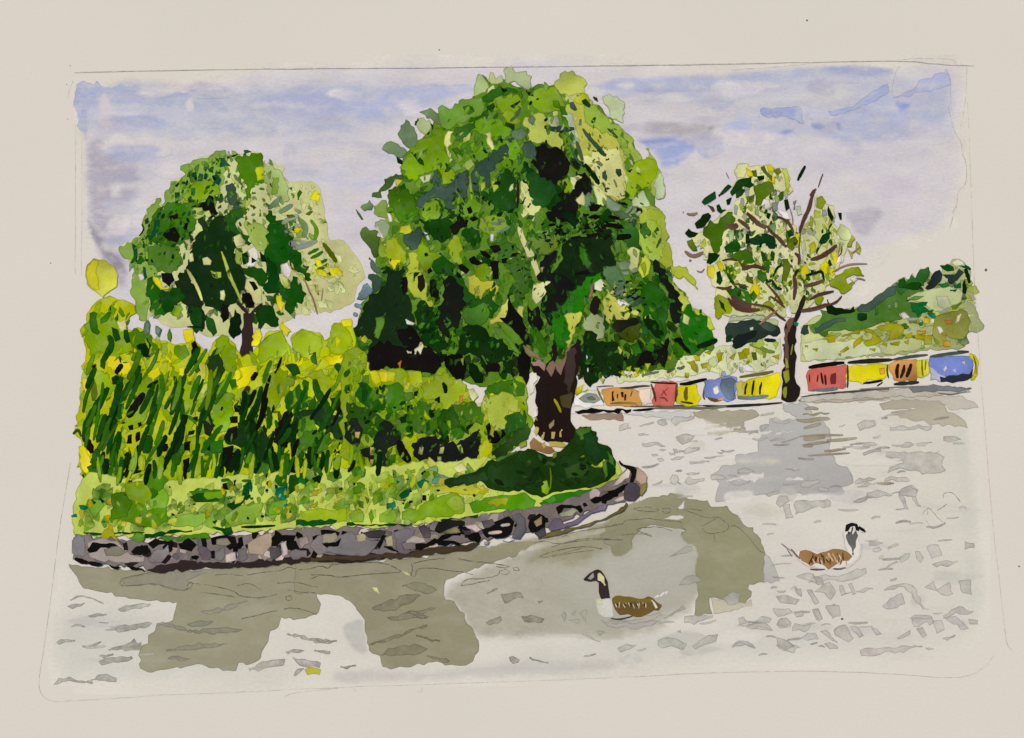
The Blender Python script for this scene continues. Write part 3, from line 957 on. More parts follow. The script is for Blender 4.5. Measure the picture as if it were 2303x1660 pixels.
paint('J', 'leaf_mass', sb_, """
200,206,160 0 96 20 92 40 94 60 92 80 100 90 106 60 110 30 113 5 114
92,130,66 20 62 40 66 58 60 70 54 85 44 100 36 120 40 125 45 110 48 108 54 118 58 125 64 122 70 110 70 100 66 104 72 92 74 80 76 72 80 60 84 45 82 35 84 14 87 10 80 20 72
178,186,132 112 48 120 44 138 40 152 38 166 44 164 54 150 62 138 64 128 58 118 54
60,108,56 100 33 106 29 108 34 113 26 117 30 122 21 131 18 130 30 126 38 114 40 106 44 102 48 98 42
kk 27 51 30 56 36 60 46 62 54 58 56 64 46 66 36 68 28 66 26 60
sl 57 62 62 56 72 54 80 46 94 38 99 38 97 46 86 52 78 58 70 64 60 65
dg 100 32 106 29 108 36 116 34 124 36 120 42 114 42 106 40 100 40
34,44,46 127 40 132 34 136 24 142 21 145 26 144 32 136 40 130 42
44,54,54 145 26 152 26 158 26 162 20 167 24 160 32 152 36 149 30
30,92,42 142 17 150 15 156 18 157 22 150 23 146 21
~3 24,80,56 160 15.5 167 17 174 21
~3.5 kk 168 20 171 28 172.5 35
kk 165 36 168 30 170 40 169 46 165 45
24,60,34 58 66 68 66 68 72 62 74 58 72
40,58,48 3 78 8 77 9 86 4 88 0 86
62,90,72 14 80 22 76 40 70 46 70 46 75 35 76 25 82 16 87
38,118,70 112 54 120 55 130 54 128 58 120 58 136 62 134 64 122 66 120 70 114 64
te 129 66 135 65 139 69 134 71
te 120 76 125 74 125 78 122 79
40,130,70 140 36 150 34 152 38 145 40
24,100,60 156 37 164 35 164 40 157 40
24,100,60 152 42 160 41 158 44
150,158,92 139 68 150 65 163 61 170 64 174 74 172 85 166 92 155 92 148 88 148 98 141 100 138 92 134 88 136 76
176,182,120 80 98 100 92 112 90 124 92 124 100 118 104 104 104 92 108 82 106
oy 77 80 90 75 100 76 106 80 104 88 98 92 88 93 92 84 84 84
oy 63 82 72 82 78 88 84 94 76 98 68 100 64 96 72 92 74 88
oy 42 88 52 85 62 82 60 87 50 88 42 90
oy 26 89 34 88 36 95 28 96
oy 54 95 64 88 62 96 54 102
oy 40 105 48 99 50 102 44 106
oy 91 96 102 94 100 99 92 98
oy 105 95 111 92 110 98
oy 107 88 114 85 114 90 108 92
180,150,40 118 83 128 83 128 87 120 88
oy 115 88 130 88 128 93 118 92
oy 126 88 135 88 134 97 126 98
oy 70 102 77 101 76 105
oy 83 97 89 96 88 100
oy 12 102 18 101 17 105
oy 38 107 42 106 41 110
oy 4 99 8 98 8 101
184,164,44 126 70 133 71 132 77 126 76
200,152,44 145 93 153 94 153 100 146 100
176,122,46 146 72 155 72 155 77 148 77
176,122,46 144 86 150 86 149 89 144 88
222,215,206 101 66 106 64 110 68 112 70 105 72
218,214,188 139 79 143 79 146 84 142 87
205,208,160 160 68 164 66 162 74 158 76
212,210,196 147 32 150 30 150 34
205,210,176 154 14 160 10 166 13 168 17 158 18
182,192,150 138 48 150 48 155 58 146 62 140 58
90,130,70 76 60 79 60 80 66 76 68
120,150,90 89 57 92 57 93 62 90 62
120,150,90 95 54 99 54 99 60 96 60
120,150,80 110 52 116 48 126 48 120 52
""", M_PAINT)
mid = thing("dark_hedge", 1700, 760, "dark blue-green hedge top showing between the big tree and the slender tree", "hedge")
mb = paint('I', 'foliage', mid, """
40,54,44 59 35 62 30 75 28 88 26 100 28 112 32 116 40 112 44 104 42 98 46 86 50 76 55 70 57 66 54 68 46 60 48
""", M_PAINT)[0]
paint('I', 'leaf_mass', mb, """
178,192,140 62 30 64 25 76 22 90 22 104 26 114 28 113 33 100 29 88 26 76 28
26,30,28 66 48 72 42 82 40 92 38 90 44 82 48 76 54 70 56
66,84,72 92 30 104 30 112 36 108 40 98 36
24,60,30 60 44 66 42 66 49 60 50
190,194,150 84 35 88 34 88 37 85 38
~3 24,46,30 99 47 104 48 111 48
""", M_PAINT)

# ---- the row of coloured huts
def hut(x, y, label, tile, wall, parts):
    t = thing("waterside_hut", x, y, label, "hut", "coloured huts along the far bank")
    tok = wall.split(); v = [float(q) for q in tok[1:]]
    mx, my = (min(v[0::2]) + max(v[0::2])) / 2, (min(v[1::2]) + max(v[1::2])) / 2
    v = [(mx + (q - mx) * 1.13) if i % 2 == 0 else (my + (q - my) * 1.07) for i, q in enumerate(v)]
    w = paint(tile, 'wall', t, tok[0] + ' ' + ' '.join('%.2f' % q for q in v), M_PAINT, vary=2)
    for nm, s, m in parts: paint(tile, nm, t, s, m, vary=3)
    return t
hut(1390, 912, "faded orange hut with dark scribbled openings, the one nearest the thick trunk", 'K', "ora 40 44 50 42 60 42 70 44 77 46 78 55 76 60 65 61 52 60 45 60 42 52",
    [('side_wall', "225,206,184 76 43 88 42 90 58 80 60 77 54", M_PAINT), ('roof', "~1.8 66,58,50 56 42 66 42 78 40 87 40\n~1 66,58,50 32 41 42 40 50 40", M_FLAT),
     ('window', "db 48 46 50 45 51 55 48 56\ndb 57 46 60 46 60 52 58 51\n~1 db 54 48 53.5 53\n~1.6 db 62 48 61.5 55\n~.8 db 69 45 67 51", M_FLAT), ('base', "~2 130,112,56 46 58 60 57 74 58", M_FLAT)])
hut(1490, 912, "coral red hut with leaning brown side posts and scratched marks", 'K', "rd 94 37 110 36 114 38 113 50 110 60 100 60 92 60 92 50",
    [('post', "~2 br 88 38 91 46 93 56\n~2.2 br 114 38 114 46 113 56", M_FLAT), ('roof', "~1.5 db 87 36 98 37 114 37.5", M_FLAT), ('dome', "222,206,196 93 35 95 32 100 31 105 33 107 35.5", M_PAINT),
     ('mark', "~1 120,60,50 98 50 102 45 106 42\n~1 120,60,50 100 44 104 50\n~1.4 120,60,50 97 52 102 52 105 56", M_FLAT)])
hut(1545, 912, "small yellow hut with one pointed dark door under a sloping black roof line", 'K', "228,217,32 116 42 124 37 134 39 135 48 138 52 135 59 128 60 120 58 115 57",
    [('roof', "~3.2 bk 117 38 125 38 135 35 145 33", M_FLAT), ('door', "~3.4 104,90,24 124.5 41 123 48 124 55", M_FLAT), ('base', "~1.8 64,84,34 118 56 124 57 131 58", M_FLAT)])
hut(1620, 905, "blue and slate hut with a white gap and a brown base", 'K', "bl 144 35 158 32 167 30 174 32 174 42 173 52 170 54 160 53 152 52 145 51 143 44",
    [('side_wall', "sb 160 33 170 31 175 35 173 45 172 54 166 54 160 46 158 40", M_PAINT), ('window', "222,216,208 151 42 156 39 158 46 155 49 152 48", M_PAINT),
     ('base', "~2.6 98,76,52 146 52 152 55 160 54\n~2 206,160,90 156 54 162 53\n~1.4 92,70,60 142 44 141 50 143 54", M_FLAT), ('chimney', "150,158,190 159 30 160 25 164 25 165 30", M_PAINT)])
hut(1700, 892, "long yellow hut with three dark slit windows, left of the slender tree", 'K', "228,216,36 180 37 190 33 205 30 217 27 217 40 214 50 208 53 195 50 178 50",
    [('side_wall', "214,208,124 174 37 180 34 183 36 182 50 175 50", M_PAINT), ('roof', "~2.6 112,108,50 178 31 190 29 205 27 213 25", M_FLAT),
     ('window', "~1.8 db 186 37 184 43 184 49\n~2 db 193 34 192 41 191 49\n~1.8 db 201 36 199 43 199 49", M_FLAT), ('base', "~3 sb 176 52 190 52.5 208 50", M_PAINT)])
hut(1860, 875, "brick red hut with dark vertical slits, just right of the slender tree", 'J', "196,96,86 10 124 20 121 44 118 46 122 45 140 30 142 10 144 9 134",
    [('roof', "~3.6 bk 8 121 20 119 34 117 45 116", M_FLAT), ('window', "~1.2 db 18 128 17 136\n~1.8 db 21 126 23 138\n~1.8 db 25 128 26 139\n100,42,40 31 128 36 126 36 138 31 138\n~1 db 9 128 9.5 136", M_FLAT),
     ('painted_shadow', "~2.4 96,108,112 12 144 26 144 38 143", M_PAINT)])  # slate-blue brush stroke paints the shadow along the foot of this hut
hut(1955, 865, "bright yellow hut with an orange stain at its right end under a black roof", 'J', "232,220,32 49 120 70 118 88 118 87 128 84 132 74 134 60 135 50 134",
    [('roof', "~3.6 40,42,28 48 116 60 115 76 114 94 113", M_FLAT), ('stain', "228,160,40 80 122 86 121 86 128 81 128", M_PAINT), ('post', "~1.6 58,72,30 48 118 48.5 130 48 142\n~1.4 66,70,34 89 118 88 124 90 132", M_FLAT),
     ('base', "~2.2 bk 64 137 74 136 84 134\n~1.2 bk 78 140 84 136", M_FLAT)])
hut(2035, 858, "orange hut with three slanting dark brown stripes between the yellow and the blue one", 'J', "202,142,74 92 118 100 114 117 113 118 128 117 134 104 135 96 133 92 124",
    [('stripe', "~3.2 db 100 117 98 124 99 132\n~2.6 db 106 118 105 125 102 132\n~3.2 db 113 117 111 124 108 131", M_FLAT), ('side_wall', "218,212,96 118 114 130 112 131 128 124 132 119 131", M_PAINT), ('post', "~1.4 120,116,40 124 113 124 122 125 130\n~1.2 120,116,40 128 113 127 124", M_FLAT),
     ('roof', "~2.4 sl 94 113 110 110 130 108", M_FLAT), ('base', "~3 40,46,46 95 138 108 137 121 136", M_FLAT)])
hut(2140, 855, "periwinkle blue hut at the right end of the row", 'J', "118,134,196 134 111 150 110 164 109.5 173 110 174 119 173 129 162 130 150 129.5 138 129 134 126 133 118",
    [('side_wall', "182,184,206 131 120 136 122 140 126 148 130 148 134 132 134", M_PAINT), ('base', "40,46,60 142 130 160 129 172 128 176 122 175 131 170 134 155 137 143 136", M_FLAT),
     ('roof', "~2.8 sl 132 110 150 107 170 105\n~2 60,64,40 160 104.5 172 105", M_FLAT), ('end_post', "214,208,70 172 106 178 108 182 115 181 128 177 134 173 134 176 128 178 118\n~1 100,92,40 176 109 179 116 179 128", M_PAINT), ('window', "206,206,216 145 123 148 119 150 122 147 126\n206,206,216 155 124 159 122 158 126\n206,206,216 164 116 168 114 168 118", M_PAINT)])
cart = thing("grey_bush", 1330, 900, "small grey-green bush beside the thick trunk, left of the orange hut", "bush")
paint('K', 'foliage', cart, "222,216,206 10 60 8 54 14 48 24 44 34 44 40 50 40 60 26 62\n196,190,40 12 42 20 38 18 46 13 50 10 48\n150,158,140 14 53 24 47 32 48 37 54 30 58 20 57\n110,122,108 22 52 28 50 32 54 26 55\n~1.6 130,140,60 33 42 36 50 40 57\nyg 18 46 24 43 22 47", M_PAINT)
# ================================================================== tree on the left
lt = thing("round_tree", 312, 840, "rounded green tree with yellow right side standing behind the left bushes", "tree")
lc = paint('A', 'crown', lt, """
203,204,140 42 82 52 77 60 72 58 66 60 60 65 52 72 47 72 54 75 50 76 41 80 41 79 35 87 32 90 30 86 24 98 19 108 16 112 12.5 119 12 121 17 128 15 145 14 147 22 152 21 163 25 160 31 165 35 182 35 188 40 190 50 193 65 195 78 205 78 213 88 219 98 221 105 215 111 213 122 203 128 195 131 188 131 180 128 166 136 155 142 140 142 120 148 105 148 92 141 80 142 72 139 64 131 62 137 58 137 54 131 55 126 50 118 51 105 52 98 48 92 43 89
""", edge=.8)[0]
paint('A', 'leaf_mass', lc, """
142,168,92 42 82 52 77 60 72 58 66 60 60 65 52 72 47 72 54 75 50 76 41 80 41 79 35 87 32 90 30 86 24 98 19 108 16 112 12.5 119 12 121 17 120 25 118 35 112 45 108 50 100 60 95 70 88 80 80 90 70 100 66 108 62 110 64 125 62 137 58 137 54 131 50 118 51 105 52 98 48 92 43 89
""", amt=4.0, seg=7)
LC = polypts('A', "45 83 54 78 61 70 62 60 72 52 78 42 82 36 90 30 90 24 104 18 118 14 145 16 162 28 166 38 184 38 190 52 192 80 212 90 218 106 212 120 196 128 166 132 150 138 120 144 96 140 70 134 58 132 52 112 50 95")
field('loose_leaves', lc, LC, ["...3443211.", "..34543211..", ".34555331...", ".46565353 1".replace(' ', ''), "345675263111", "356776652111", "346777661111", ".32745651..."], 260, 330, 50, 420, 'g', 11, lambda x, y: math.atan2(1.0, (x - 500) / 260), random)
paint('A', 'leaf_mass', lc, """
mg 127 17 145 14 147 22 147 36 140 36 137 48 134 44 133 36 128 27
yg 141 25 147 24 148 34 142 35
ag 96 35 108 32 114 37 116 45 108 47 100 50 92 50 88 47
164,182,110 148 22 153 23 160 28 163 35 166 48 160 52 156 46 150 44 147 36
150,172,92 153 32 158 32 157 44 153 45
gg 70 54 82 50 95 50 100 60 95 72 88 80 80 85 70 80 63 78 62 70 66 62
96,136,62 62 84 72 80 84 82 88 92 84 100 76 102 68 98 62 94
sl 119 38 124 36 127 40 128 50 132 55 130 58 126 56 122 52 120 46
160,178,100 133 64 145 66 151 70 150 78 147 86 141 86 138 80 135 72
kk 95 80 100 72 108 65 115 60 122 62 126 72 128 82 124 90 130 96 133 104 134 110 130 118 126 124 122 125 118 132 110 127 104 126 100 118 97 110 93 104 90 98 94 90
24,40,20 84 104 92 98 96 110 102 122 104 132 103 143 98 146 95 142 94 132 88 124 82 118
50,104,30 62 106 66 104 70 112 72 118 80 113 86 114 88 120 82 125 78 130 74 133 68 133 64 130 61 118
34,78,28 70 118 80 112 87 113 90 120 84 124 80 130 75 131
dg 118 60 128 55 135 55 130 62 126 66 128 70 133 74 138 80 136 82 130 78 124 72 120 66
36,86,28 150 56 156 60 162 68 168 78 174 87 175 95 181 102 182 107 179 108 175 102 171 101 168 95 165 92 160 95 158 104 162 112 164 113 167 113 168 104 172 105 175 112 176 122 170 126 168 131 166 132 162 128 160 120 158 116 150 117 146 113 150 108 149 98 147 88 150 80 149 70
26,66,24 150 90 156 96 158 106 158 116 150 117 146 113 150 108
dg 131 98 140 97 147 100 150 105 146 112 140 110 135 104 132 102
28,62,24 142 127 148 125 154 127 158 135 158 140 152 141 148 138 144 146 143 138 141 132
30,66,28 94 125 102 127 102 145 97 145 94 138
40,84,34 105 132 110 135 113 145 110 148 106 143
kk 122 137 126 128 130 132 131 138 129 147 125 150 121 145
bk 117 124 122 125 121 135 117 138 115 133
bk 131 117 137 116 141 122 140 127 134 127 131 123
""", amt=4.0, seg=7)
paint('A', 'leaf', lc, """
pl 134 106 139 105 145 113 146 124 141 125 138 118 133 113
bk 136 108 140 108 143 113 140 115
bk 72 102 80 102 82 107 78 112 73 108
bk 95 53 104 50 107 45 110 46 111 53 113 58 108 62 106 57 100 57 97 56
38,54,30 98 58 104 62 106 68 103 72 99 65
bk 77 70 82 68 86 75 84 80 77 78 73 74
bk 88 66 92 65 91 70 88 71
bk 78 60 84 58 85 62 79 64
bg 61 82 64 74 67 66 70 58 72 57 71 66 70 72 66 76 62 80
bg 51 80 54 82 55 90 54 94 52 90 52 86
bg 59 97 61 98 62 105 60 107 59 102
bg 94 29 98 28 98 33 95 32
bg 99 35 100 29 103 30 102 35
bg 104 29 106 30 105 34 103 33
bg 109 31 113 30 116 34 114 38 111 36
36,100,50 106 26 110 24 110 29 107 28
bg 114 18 118 18 120 21 123 24 118 24 115 25
36,100,50 94 40 97 40 96 46 94 45
bg 82 43 86 43 85 48 82 47
gg 87 41 89 41 88 45
gg 121 29 123 29 122 33 120 32
kk 120 18 124 16 128 15 126 17
bg 132 12.5 135 12 138 13.5 134 14.5
168,184,110 96 54 102 54 104 60 98 63 94 60
196,200,120 102 58 107 56 109 60 106 62
~3 sg 150 55 155 51 160 46
~2.6 sg 158 58 163 55 168 52
~3 140,152,130 160 66 166 62 172 60
~2.6 130,142,124 162 72 168 70 175 66
~4 150,156,146 165 80 172 81 182 80
~3 140,150,130 168 84 178 82 186 78
~3.4 104,128,80 172 62 178 68 176 76
~2.4 mg 181 63 186 70 184 78
~3 ol 190 80 196 88 200 94
~2 gg 179 88 183 86 187 84
~2 gg 181 91 186 89 190 86
~2 gg 184 96 189 94 193 92
~2 gg 185 100 190 98 194 95
~2 gg 190 104 194 103 197 101
ol 163 60 168 59 170 61 165 62
ol 177 59 181 56 183 57 180 60
gg 171 44 173 41 175 43 172 49
gg 165 40 168 39 168 42
ye 180 48 184 41 188 44 187 50
214,210,50 183 91 188 92 190 97 186 98
ye 193 98 201 97 205 104 197 105
206,206,60 184 99 192 100 194 105 187 104
ye 165 72 172 68 175 69 172 73
ye 66 104 70 105 73 112 78 113 72 114 68 110
ye 156 118 160 118 162 125 160 131 157 127
pl 124 76 130 73 134 79 132 82 127 83
pl 102 91 106 90 109 93 108 96 103 96
pl 92 88 95 87 96 93 93 94
170,186,100 108 100 111 101 116 101 116 105 113 106 110 105
pl 115 115 118 114 119 118 118 122 115 121
~2.2 200,200,120 91 99 95 106 99 113 102 122
~2 180,192,100 116 86 119 94 122 104 127 114 131 124
pl 89 78 93 77 94 85 91 85
lg 126 85 131 83 133 90 130 96 127 95
222,214,200 134 86 140 82 143 90 140 97 134 97 136 92
kk 131 88 135 86 136 94 132 96
kk 144 86 148 90 149 94 145 93
kk 138 90 142 93 138 95
222,214,200 159 96 164 94 167 100 165 106 161 104
190,198,110 159 104 164 106 166 112 162 113
ag 82 126 86 124 88 128 85 134 81 133
sg 60 138 63 136 64 144 60 147
sg 69 140 73 143 71 149 68 146
mg 78 142 80 146 80 150 77 149
~1.2 kk 91 141 98 141 104 142
~1 tb 176 105 179 112 181 118
~1 tb 181 116 184 124 186 132
~1.2 tb 184 110 187 118
~.8 tb 190 113 189 122
~1 kk 56 75 60 70 58 66
222,214,204 55 103 59 102 60 106 57 108
""", M_PAINT)
dapple('small_leaves', lc, polypts('A', "62 60 76 50 86 32 100 22 118 20 116 40 104 52 96 70 84 92 66 104 56 92 58 80"), 95, ['dg','gg','36,92,50','mg','kk'], 5.5, -1.0, random)
dapple('small_leaves', lc, polypts('A', "120 24 136 40 150 52 146 64 120 56 116 40"), 26, ['gg','mg','sg','ol'], 6, 1.2, random)
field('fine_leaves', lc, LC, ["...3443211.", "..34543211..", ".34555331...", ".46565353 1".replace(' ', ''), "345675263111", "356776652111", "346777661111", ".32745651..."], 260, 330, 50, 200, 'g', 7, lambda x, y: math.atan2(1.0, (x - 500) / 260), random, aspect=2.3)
tr = paint('A', 'trunk', lt, "46,34,32 132 131 139.5 130 139 142 138.5 153 140 164 139.5 170 136 168 134 175 131.5 169 130 163 131 151 132 141", M_FLAT)[0]
paint('A', 'branch', tr, "~2 46,34,32 136 132 131 127 127 122\n~1.4 46,34,32 137 132 142 127 146 124", M_FLAT)

# ================================================================== the large tree in the middle
ct = thing("large_tree", 1240, 1000, "large dome-shaped tree with thick dark trunk at the tip of the bank", "tree")
cc = paint('Z', 'crown', ct, """
112,146,58 800 765 812 700 835 640 852 600 846 560 852 520 872 500 868 470 882 440 905 395 905 362 940 330 960 300 985 270 1030 240 1072 215 1075 185 1085 168 1100 185 1130 178 1160 195 1200 195 1250 190 1290 215 1330 225 1360 255 1395 290 1425 320 1440 370 1470 420 1482 470 1490 510 1495 550 1510 600 1520 640 1545 670 1560 700 1590 720 1608 760 1602 790 1560 798 1530 800 1510 830 1440 838 1380 830 1350 850 1330 860 1310 840 1190 840 1170 860 1100 870 1050 860 1000 848 950 848 900 838 840 842 815 830 800 790
""", amt=4)[0]
CC = polypts('Z', """806 765 818 700 840 640 858 600 852 560 860 520 878 500 874 470 890 440 910 395 912 362 945 330 965 300 990 274 1030 248 1075 220 1100 192 1200 200 1250 196 1290 220 1330 232 1390 295 1420 325 1435 370 1464 420 1475 470 1484 510 1490 550 1504 600 1514 640 1540 672 1556 704 1584 726 1600 760 1560 790 1510 822 1440 830 1330 850 1190 835 1100 862 1000 842 900 832 820 830 806 790""")
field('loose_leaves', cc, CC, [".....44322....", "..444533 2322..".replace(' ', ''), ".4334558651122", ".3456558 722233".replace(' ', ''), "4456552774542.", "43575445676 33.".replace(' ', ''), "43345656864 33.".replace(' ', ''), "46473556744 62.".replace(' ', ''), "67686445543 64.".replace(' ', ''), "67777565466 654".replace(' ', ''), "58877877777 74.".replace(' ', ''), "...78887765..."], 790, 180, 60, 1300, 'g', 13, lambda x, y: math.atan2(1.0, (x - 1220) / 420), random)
paint('B', 'leaf_mass', cc, """
160,176,112 127 20 131 21 136 28 138 33 134 38 128 40 124 42 123 35 125 27
kh 139 18 142 19 144 25 150 21 151 28 146 30 140 30 137 26
178,190,140 152 15 160 12 164 19 174 17 179 32 176 36 168 32 162 27 155 30 153 24
188,194,112 200 30 206 20 211 17 220 18 231 26 231 40 218 41 208 40 203 37
104,130,84 49 78 52 70 57 64 62 70 66 75 68 83 71 86 70 90 63 93 58 91 54 87
104,130,84 34 93 43 85 50 88 58 94 58 97 54 101 48 100 40 97
96,122,76 70 57 81 53 86 57 94 65 95 69 93 71 86 67 76 60
170,186,124 68 63 74 62 77 66 80 64 82 72 77 79 70 75 67 70
92,120,66 36 122 45 119 54 117 56 121 46 123 42 130 37 133 30 140 24 139 32 131 37 126
104,130,90 13 149 22 142 26 147 24 152 17 153
70,92,62 9 151 14 157 16 161 14 161 10 155
140,164,92 26 148 34 142 38 142 39 150 42 158 38 160 30 158 26 155
122,156,76 88 53 92 50 96 52 108 49 112 44 122 43 130 42 132 48 134 52 130 60 118 64 105 70 97 74 90 68 88 60
140,170,60 138 48 146 42 155 40 166 40 169 45 170 52 162 58 150 58 140 55 136 52
58,106,32 130 43 140 35 148 32 156 33 166 37 164 39 157 38 150 40 143 44 137 48 132 47
142,166,46 150 60 154 54 160 55 164 62 168 64 172 67 165 69 155 67
120,156,34 60 92 66 90 72 83 78 82 84 72 92 72 98 75 96 85 95 95 100 100 100 108 94 120 88 112 82 114 70 118 66 124 55 118 55 105 62 96
118,154,52 130 62 140 63 150 64 152 70 160 74 158 80 148 82 142 85 135 80 128 78 120 76 112 80 105 84 103 92 110 95 118 98 125 95 130 88 136 90 150 84 164 82 168 96 160 110 150 112 142 104 120 108 104 104 101 96 99 84 108 74 122 66
84,118,62 104 72 118 68 124 66 125 72 118 78 112 82 105 85 102 78
204,204,124 98 75 103 76 100 85 102 88 97 92 101 102 97 97 94 88 95 80
204,204,124 134 78 139 76 141 85 143 92 140 94 136 88
mg 40 132 50 128 60 132 66 142 70 155 64 163 50 163 45 150 40 145
sl 84 115 88 112 90 122 92 128 100 126 104 122 110 116 117 113 118 125 117 140 115 145 110 138 106 132 102 142 100 152 96 150 93 142 86 140 80 142 74 150 67 148 68 142 74 138 80 133 84 128
48,72,58 124 109 132 103 140 98 148 90 154 87 157 92 156 98 150 105 144 112 138 115 139 125 138 131 134 128 134 120 128 118 128 130 127 137 123 138 120 130 121 115
46,82,34 150 112 156 112 160 118 164 125 164 145 160 155 152 152 146 148 140 145 135 140 137 132 143 128 146 120
140,164,50 92 112 102 112 106 118 100 126 93 127
120,154,60 118 140 126 142 132 148 126 158 116 160 108 156 106 148
134,162,60 76 144 86 142 92 150 90 160 76 163 72 154
194,198,116 170 68 180 60 190 58 200 70 205 80 212 85 210 95 200 92 190 86 178 88 176 75
140,166,64 180 36 190 33 200 32 208 42 212 50 205 56 190 58 180 52 174 46
sl 171 86 178 84 183 90 184 100 180 103 173 101 170 95
32,70,30 172 104 180 112 190 118 200 122 205 128 210 140 205 150 195 152 188 140 182 125 175 118 171 110
bk 182 92 190 87 195 92 202 90 208 95 214 105 213 115 208 118 195 115 184 112 178 105 184 98
204,204,130 168 124 175 122 182 128 184 138 188 146 182 155 180 163 172 152 167 140 168 130
""", amt=4.0, seg=7)
paint('B', 'leaf', cc, """
kk 158 51 168 46 165 50 160 53
bk 149 34 155 35 156 38 151 38
gg 101 93 107 91 113 98 114 103 108 103 105 98
dg 62 96 68 97 74 104 75 109 70 107 66 101
dg 95 106 99 108 101 112 99 114 96 110
~4 48,66,58 191 71 200 72 208 73 222 73
bk 173 36 180 39 181 42 176 41
kk 176 49 178 46 180 48 178 50
kk 183 45 185 43 186 45
~2.4 64,90,60 168 52 165 60 158 66
gg 112 52 118 50 124 56 118 60
dg 135 52 142 48 144 52 138 56
~2.4 gg 118 66 126 63 134 60
bk 77 78 80 76 79 79
kk 81 68 84 70 83 74
dg 66 66 70 64 66 70
kk 48 100 54 104 54 108 49 106
~2.6 sl 106 118 106 128 104 138
~2.6 140,164,60 107 132 108 138 108 146
~2.2 150,170,70 119 118 120 130 121 142
206,200,110 46 122 54 123 48 130
200,200,150 70 120 82 117 80 124 74 126
bk 116 150 120 148 122 154 118 156
kk 130 140 134 138 132 143
kk 136 145 140 142 138 148
bk 118 160 124 158 128 160 122 163
~2 db 165 122 166 136 165 150
db 174 133 178 129 177 134
db 168 146 173 139 171 146
db 174 149 178 145 176 150
176,186,80 139 124 144 122 147 130 142 135
176,186,80 129 126 134 124 134 130 130 134
128,156,90 100 104 108 106 112 112 104 116
sg 158 76 170 72 175 78 170 84 160 82
150,170,100 112 108 120 102 124 108 118 114
160,170,140 194 62 204 60 206 70 198 72
sg 175 64 180 60 183 64 180 70
""")
paint('C', 'leaf_mass', cc, """
196,198,110 40 50 49 45 56 38 61 40 66 50 78 60 84 70 92 85 96 100 98 118 97 140 88 144 78 138 68 128 58 112 48 92 46 70
yg 47 45 56 38 61 40 63 48 60 52 55 50 49 48
150,172,82 58 50 70 52 78 60 84 68 92 70 93 80 95 87 105 90 105 98 100 102 96 98 90 85 82 80 72 75 62 70 58 62
186,196,150 75 42 82 39 90 42 97 48 97 58 95 68 88 64 82 62 80 52 76 48
166,182,102 93 72 100 78 106 84 106 92 112 98 114 105 120 100 117 92 120 92 126 102 128 110 130 112 133 118 136 128 135 140 130 142 124 138 122 130 115 130 113 120 105 105
150,172,50 97 115 104 105 113 103 122 102 128 108 127 120 122 130 116 130 108 135 105 142 100 141 98 130
174,188,140 105 140 115 132 118 140 122 148 112 150 104 148
172,186,142 124 128 132 115 136 130 134 141 128 142
204,204,124 56 100 70 95 80 92 90 92 95 105 98 115 97 130 97 140 90 143 80 138 70 130 62 118
166,182,84 115 150 122 147 130 150 135 160 136 168 120 170 113 160
170,180,150 36 56 44 58 50 72 52 88 46 90 42 76 38 66
bk 10 91 18 87 25 95 28 90 35 93 40 100 44 106 43 112 40 118 34 122 30 128 22 124 14 118 10 108
34,74,32 0 118 10 112 20 120 30 128 32 135 25 145 18 150 10 148 4 135
bk 50 120 58 115 64 122 65 132 60 138 52 140 45 138 38 140 32 138
bk 20 155 30 148 38 135 50 140 52 150 48 160 40 163 25 163
""", amt=4.0, seg=7)
paint('C', 'leaf', cc, """
40,66,44 55 46 59 44 64 50 63 53 60 52 56 49
52,78,58 43 48 47 47 51 55 48 56 44 53
~3.5 58,84,62 56 73 62 82 70 90 76 98 79 99
~4 48,66,56 19 72 30 74 40 74 48 73
~2 sl 44 88 47 97 52 105 57 110
~3 74,100,74 50 85 53 95 56 104
~4 kk 58 107 64 115 69 122 72 127
dg 64 66 67 62 69 62 68 67 65 68
110,128,92 53 64 55 64 55 70 52 70
40,66,52 88 112 93 112 94 118 91 120 88 116
sl 75 115 78 114 80 120 79 124 75 121
kk 99 114 104 112 102 116
98,116,74 68 105 72 104 76 108 74 110
98,116,74 65 104 68 102 67 107
kk 78 103 82 102 80 104
sl 70 109 73 110 72 113
~1.4 104,116,74 86 122 88 126 89 130
~1 104,116,74 92 135 93 137 94 139
sl 75 125 78 130 80 135 77 134
120,140,110 80 139 85 142 94 148 92 153 85 153 80 150 77 144
bk 90 144 98 145 100 147 94 147
bk 108 149 114 152 114 156 108 153
~3 130,146,116 93 160 98 154 104 148
~3 122,140,104 97 162 103 156 108 150
~3 130,146,116 102 163 107 158 112 153
bk 62 148 72 146 74 148 70 153 63 153
~2 bk 61 159 70 158 80 158 95 161
dg 72 163 75 155 80 150 84 158 88 163
sg 58 138 62 134 68 140 69 144 62 147 60 152 58 148
pl 49 142 56 134 58 138 58 148 52 146
pl 65 128 70 128 75 132 80 140 76 148 70 146
ag 36 123 42 120 48 130 44 136 38 135
pl 44 120 52 118 56 120 50 124 47 132
gg 32 50 38 52 42 60 36 60
mg 27 46 33 46 35 54 28 52
mg 35 60 42 66 44 74 36 70
mg 36 78 43 80 40 88 37 86
52,76,40 66 42 70 43 71 47 67 45
~1.8 60,92,50 80 73 84 76 90 82
140,166,80 92 80 98 84 100 92 94 92
~1.6 96,120,60 101 97 104 102 106 108
kk 121 153 124 154 122 156
54,80,40 116 160 120 160 118 164
52,80,48 104 162 108 160 108 165
~2 kk 19 66 22 63
kk 5 47 7 46 6 50 4 50
""")
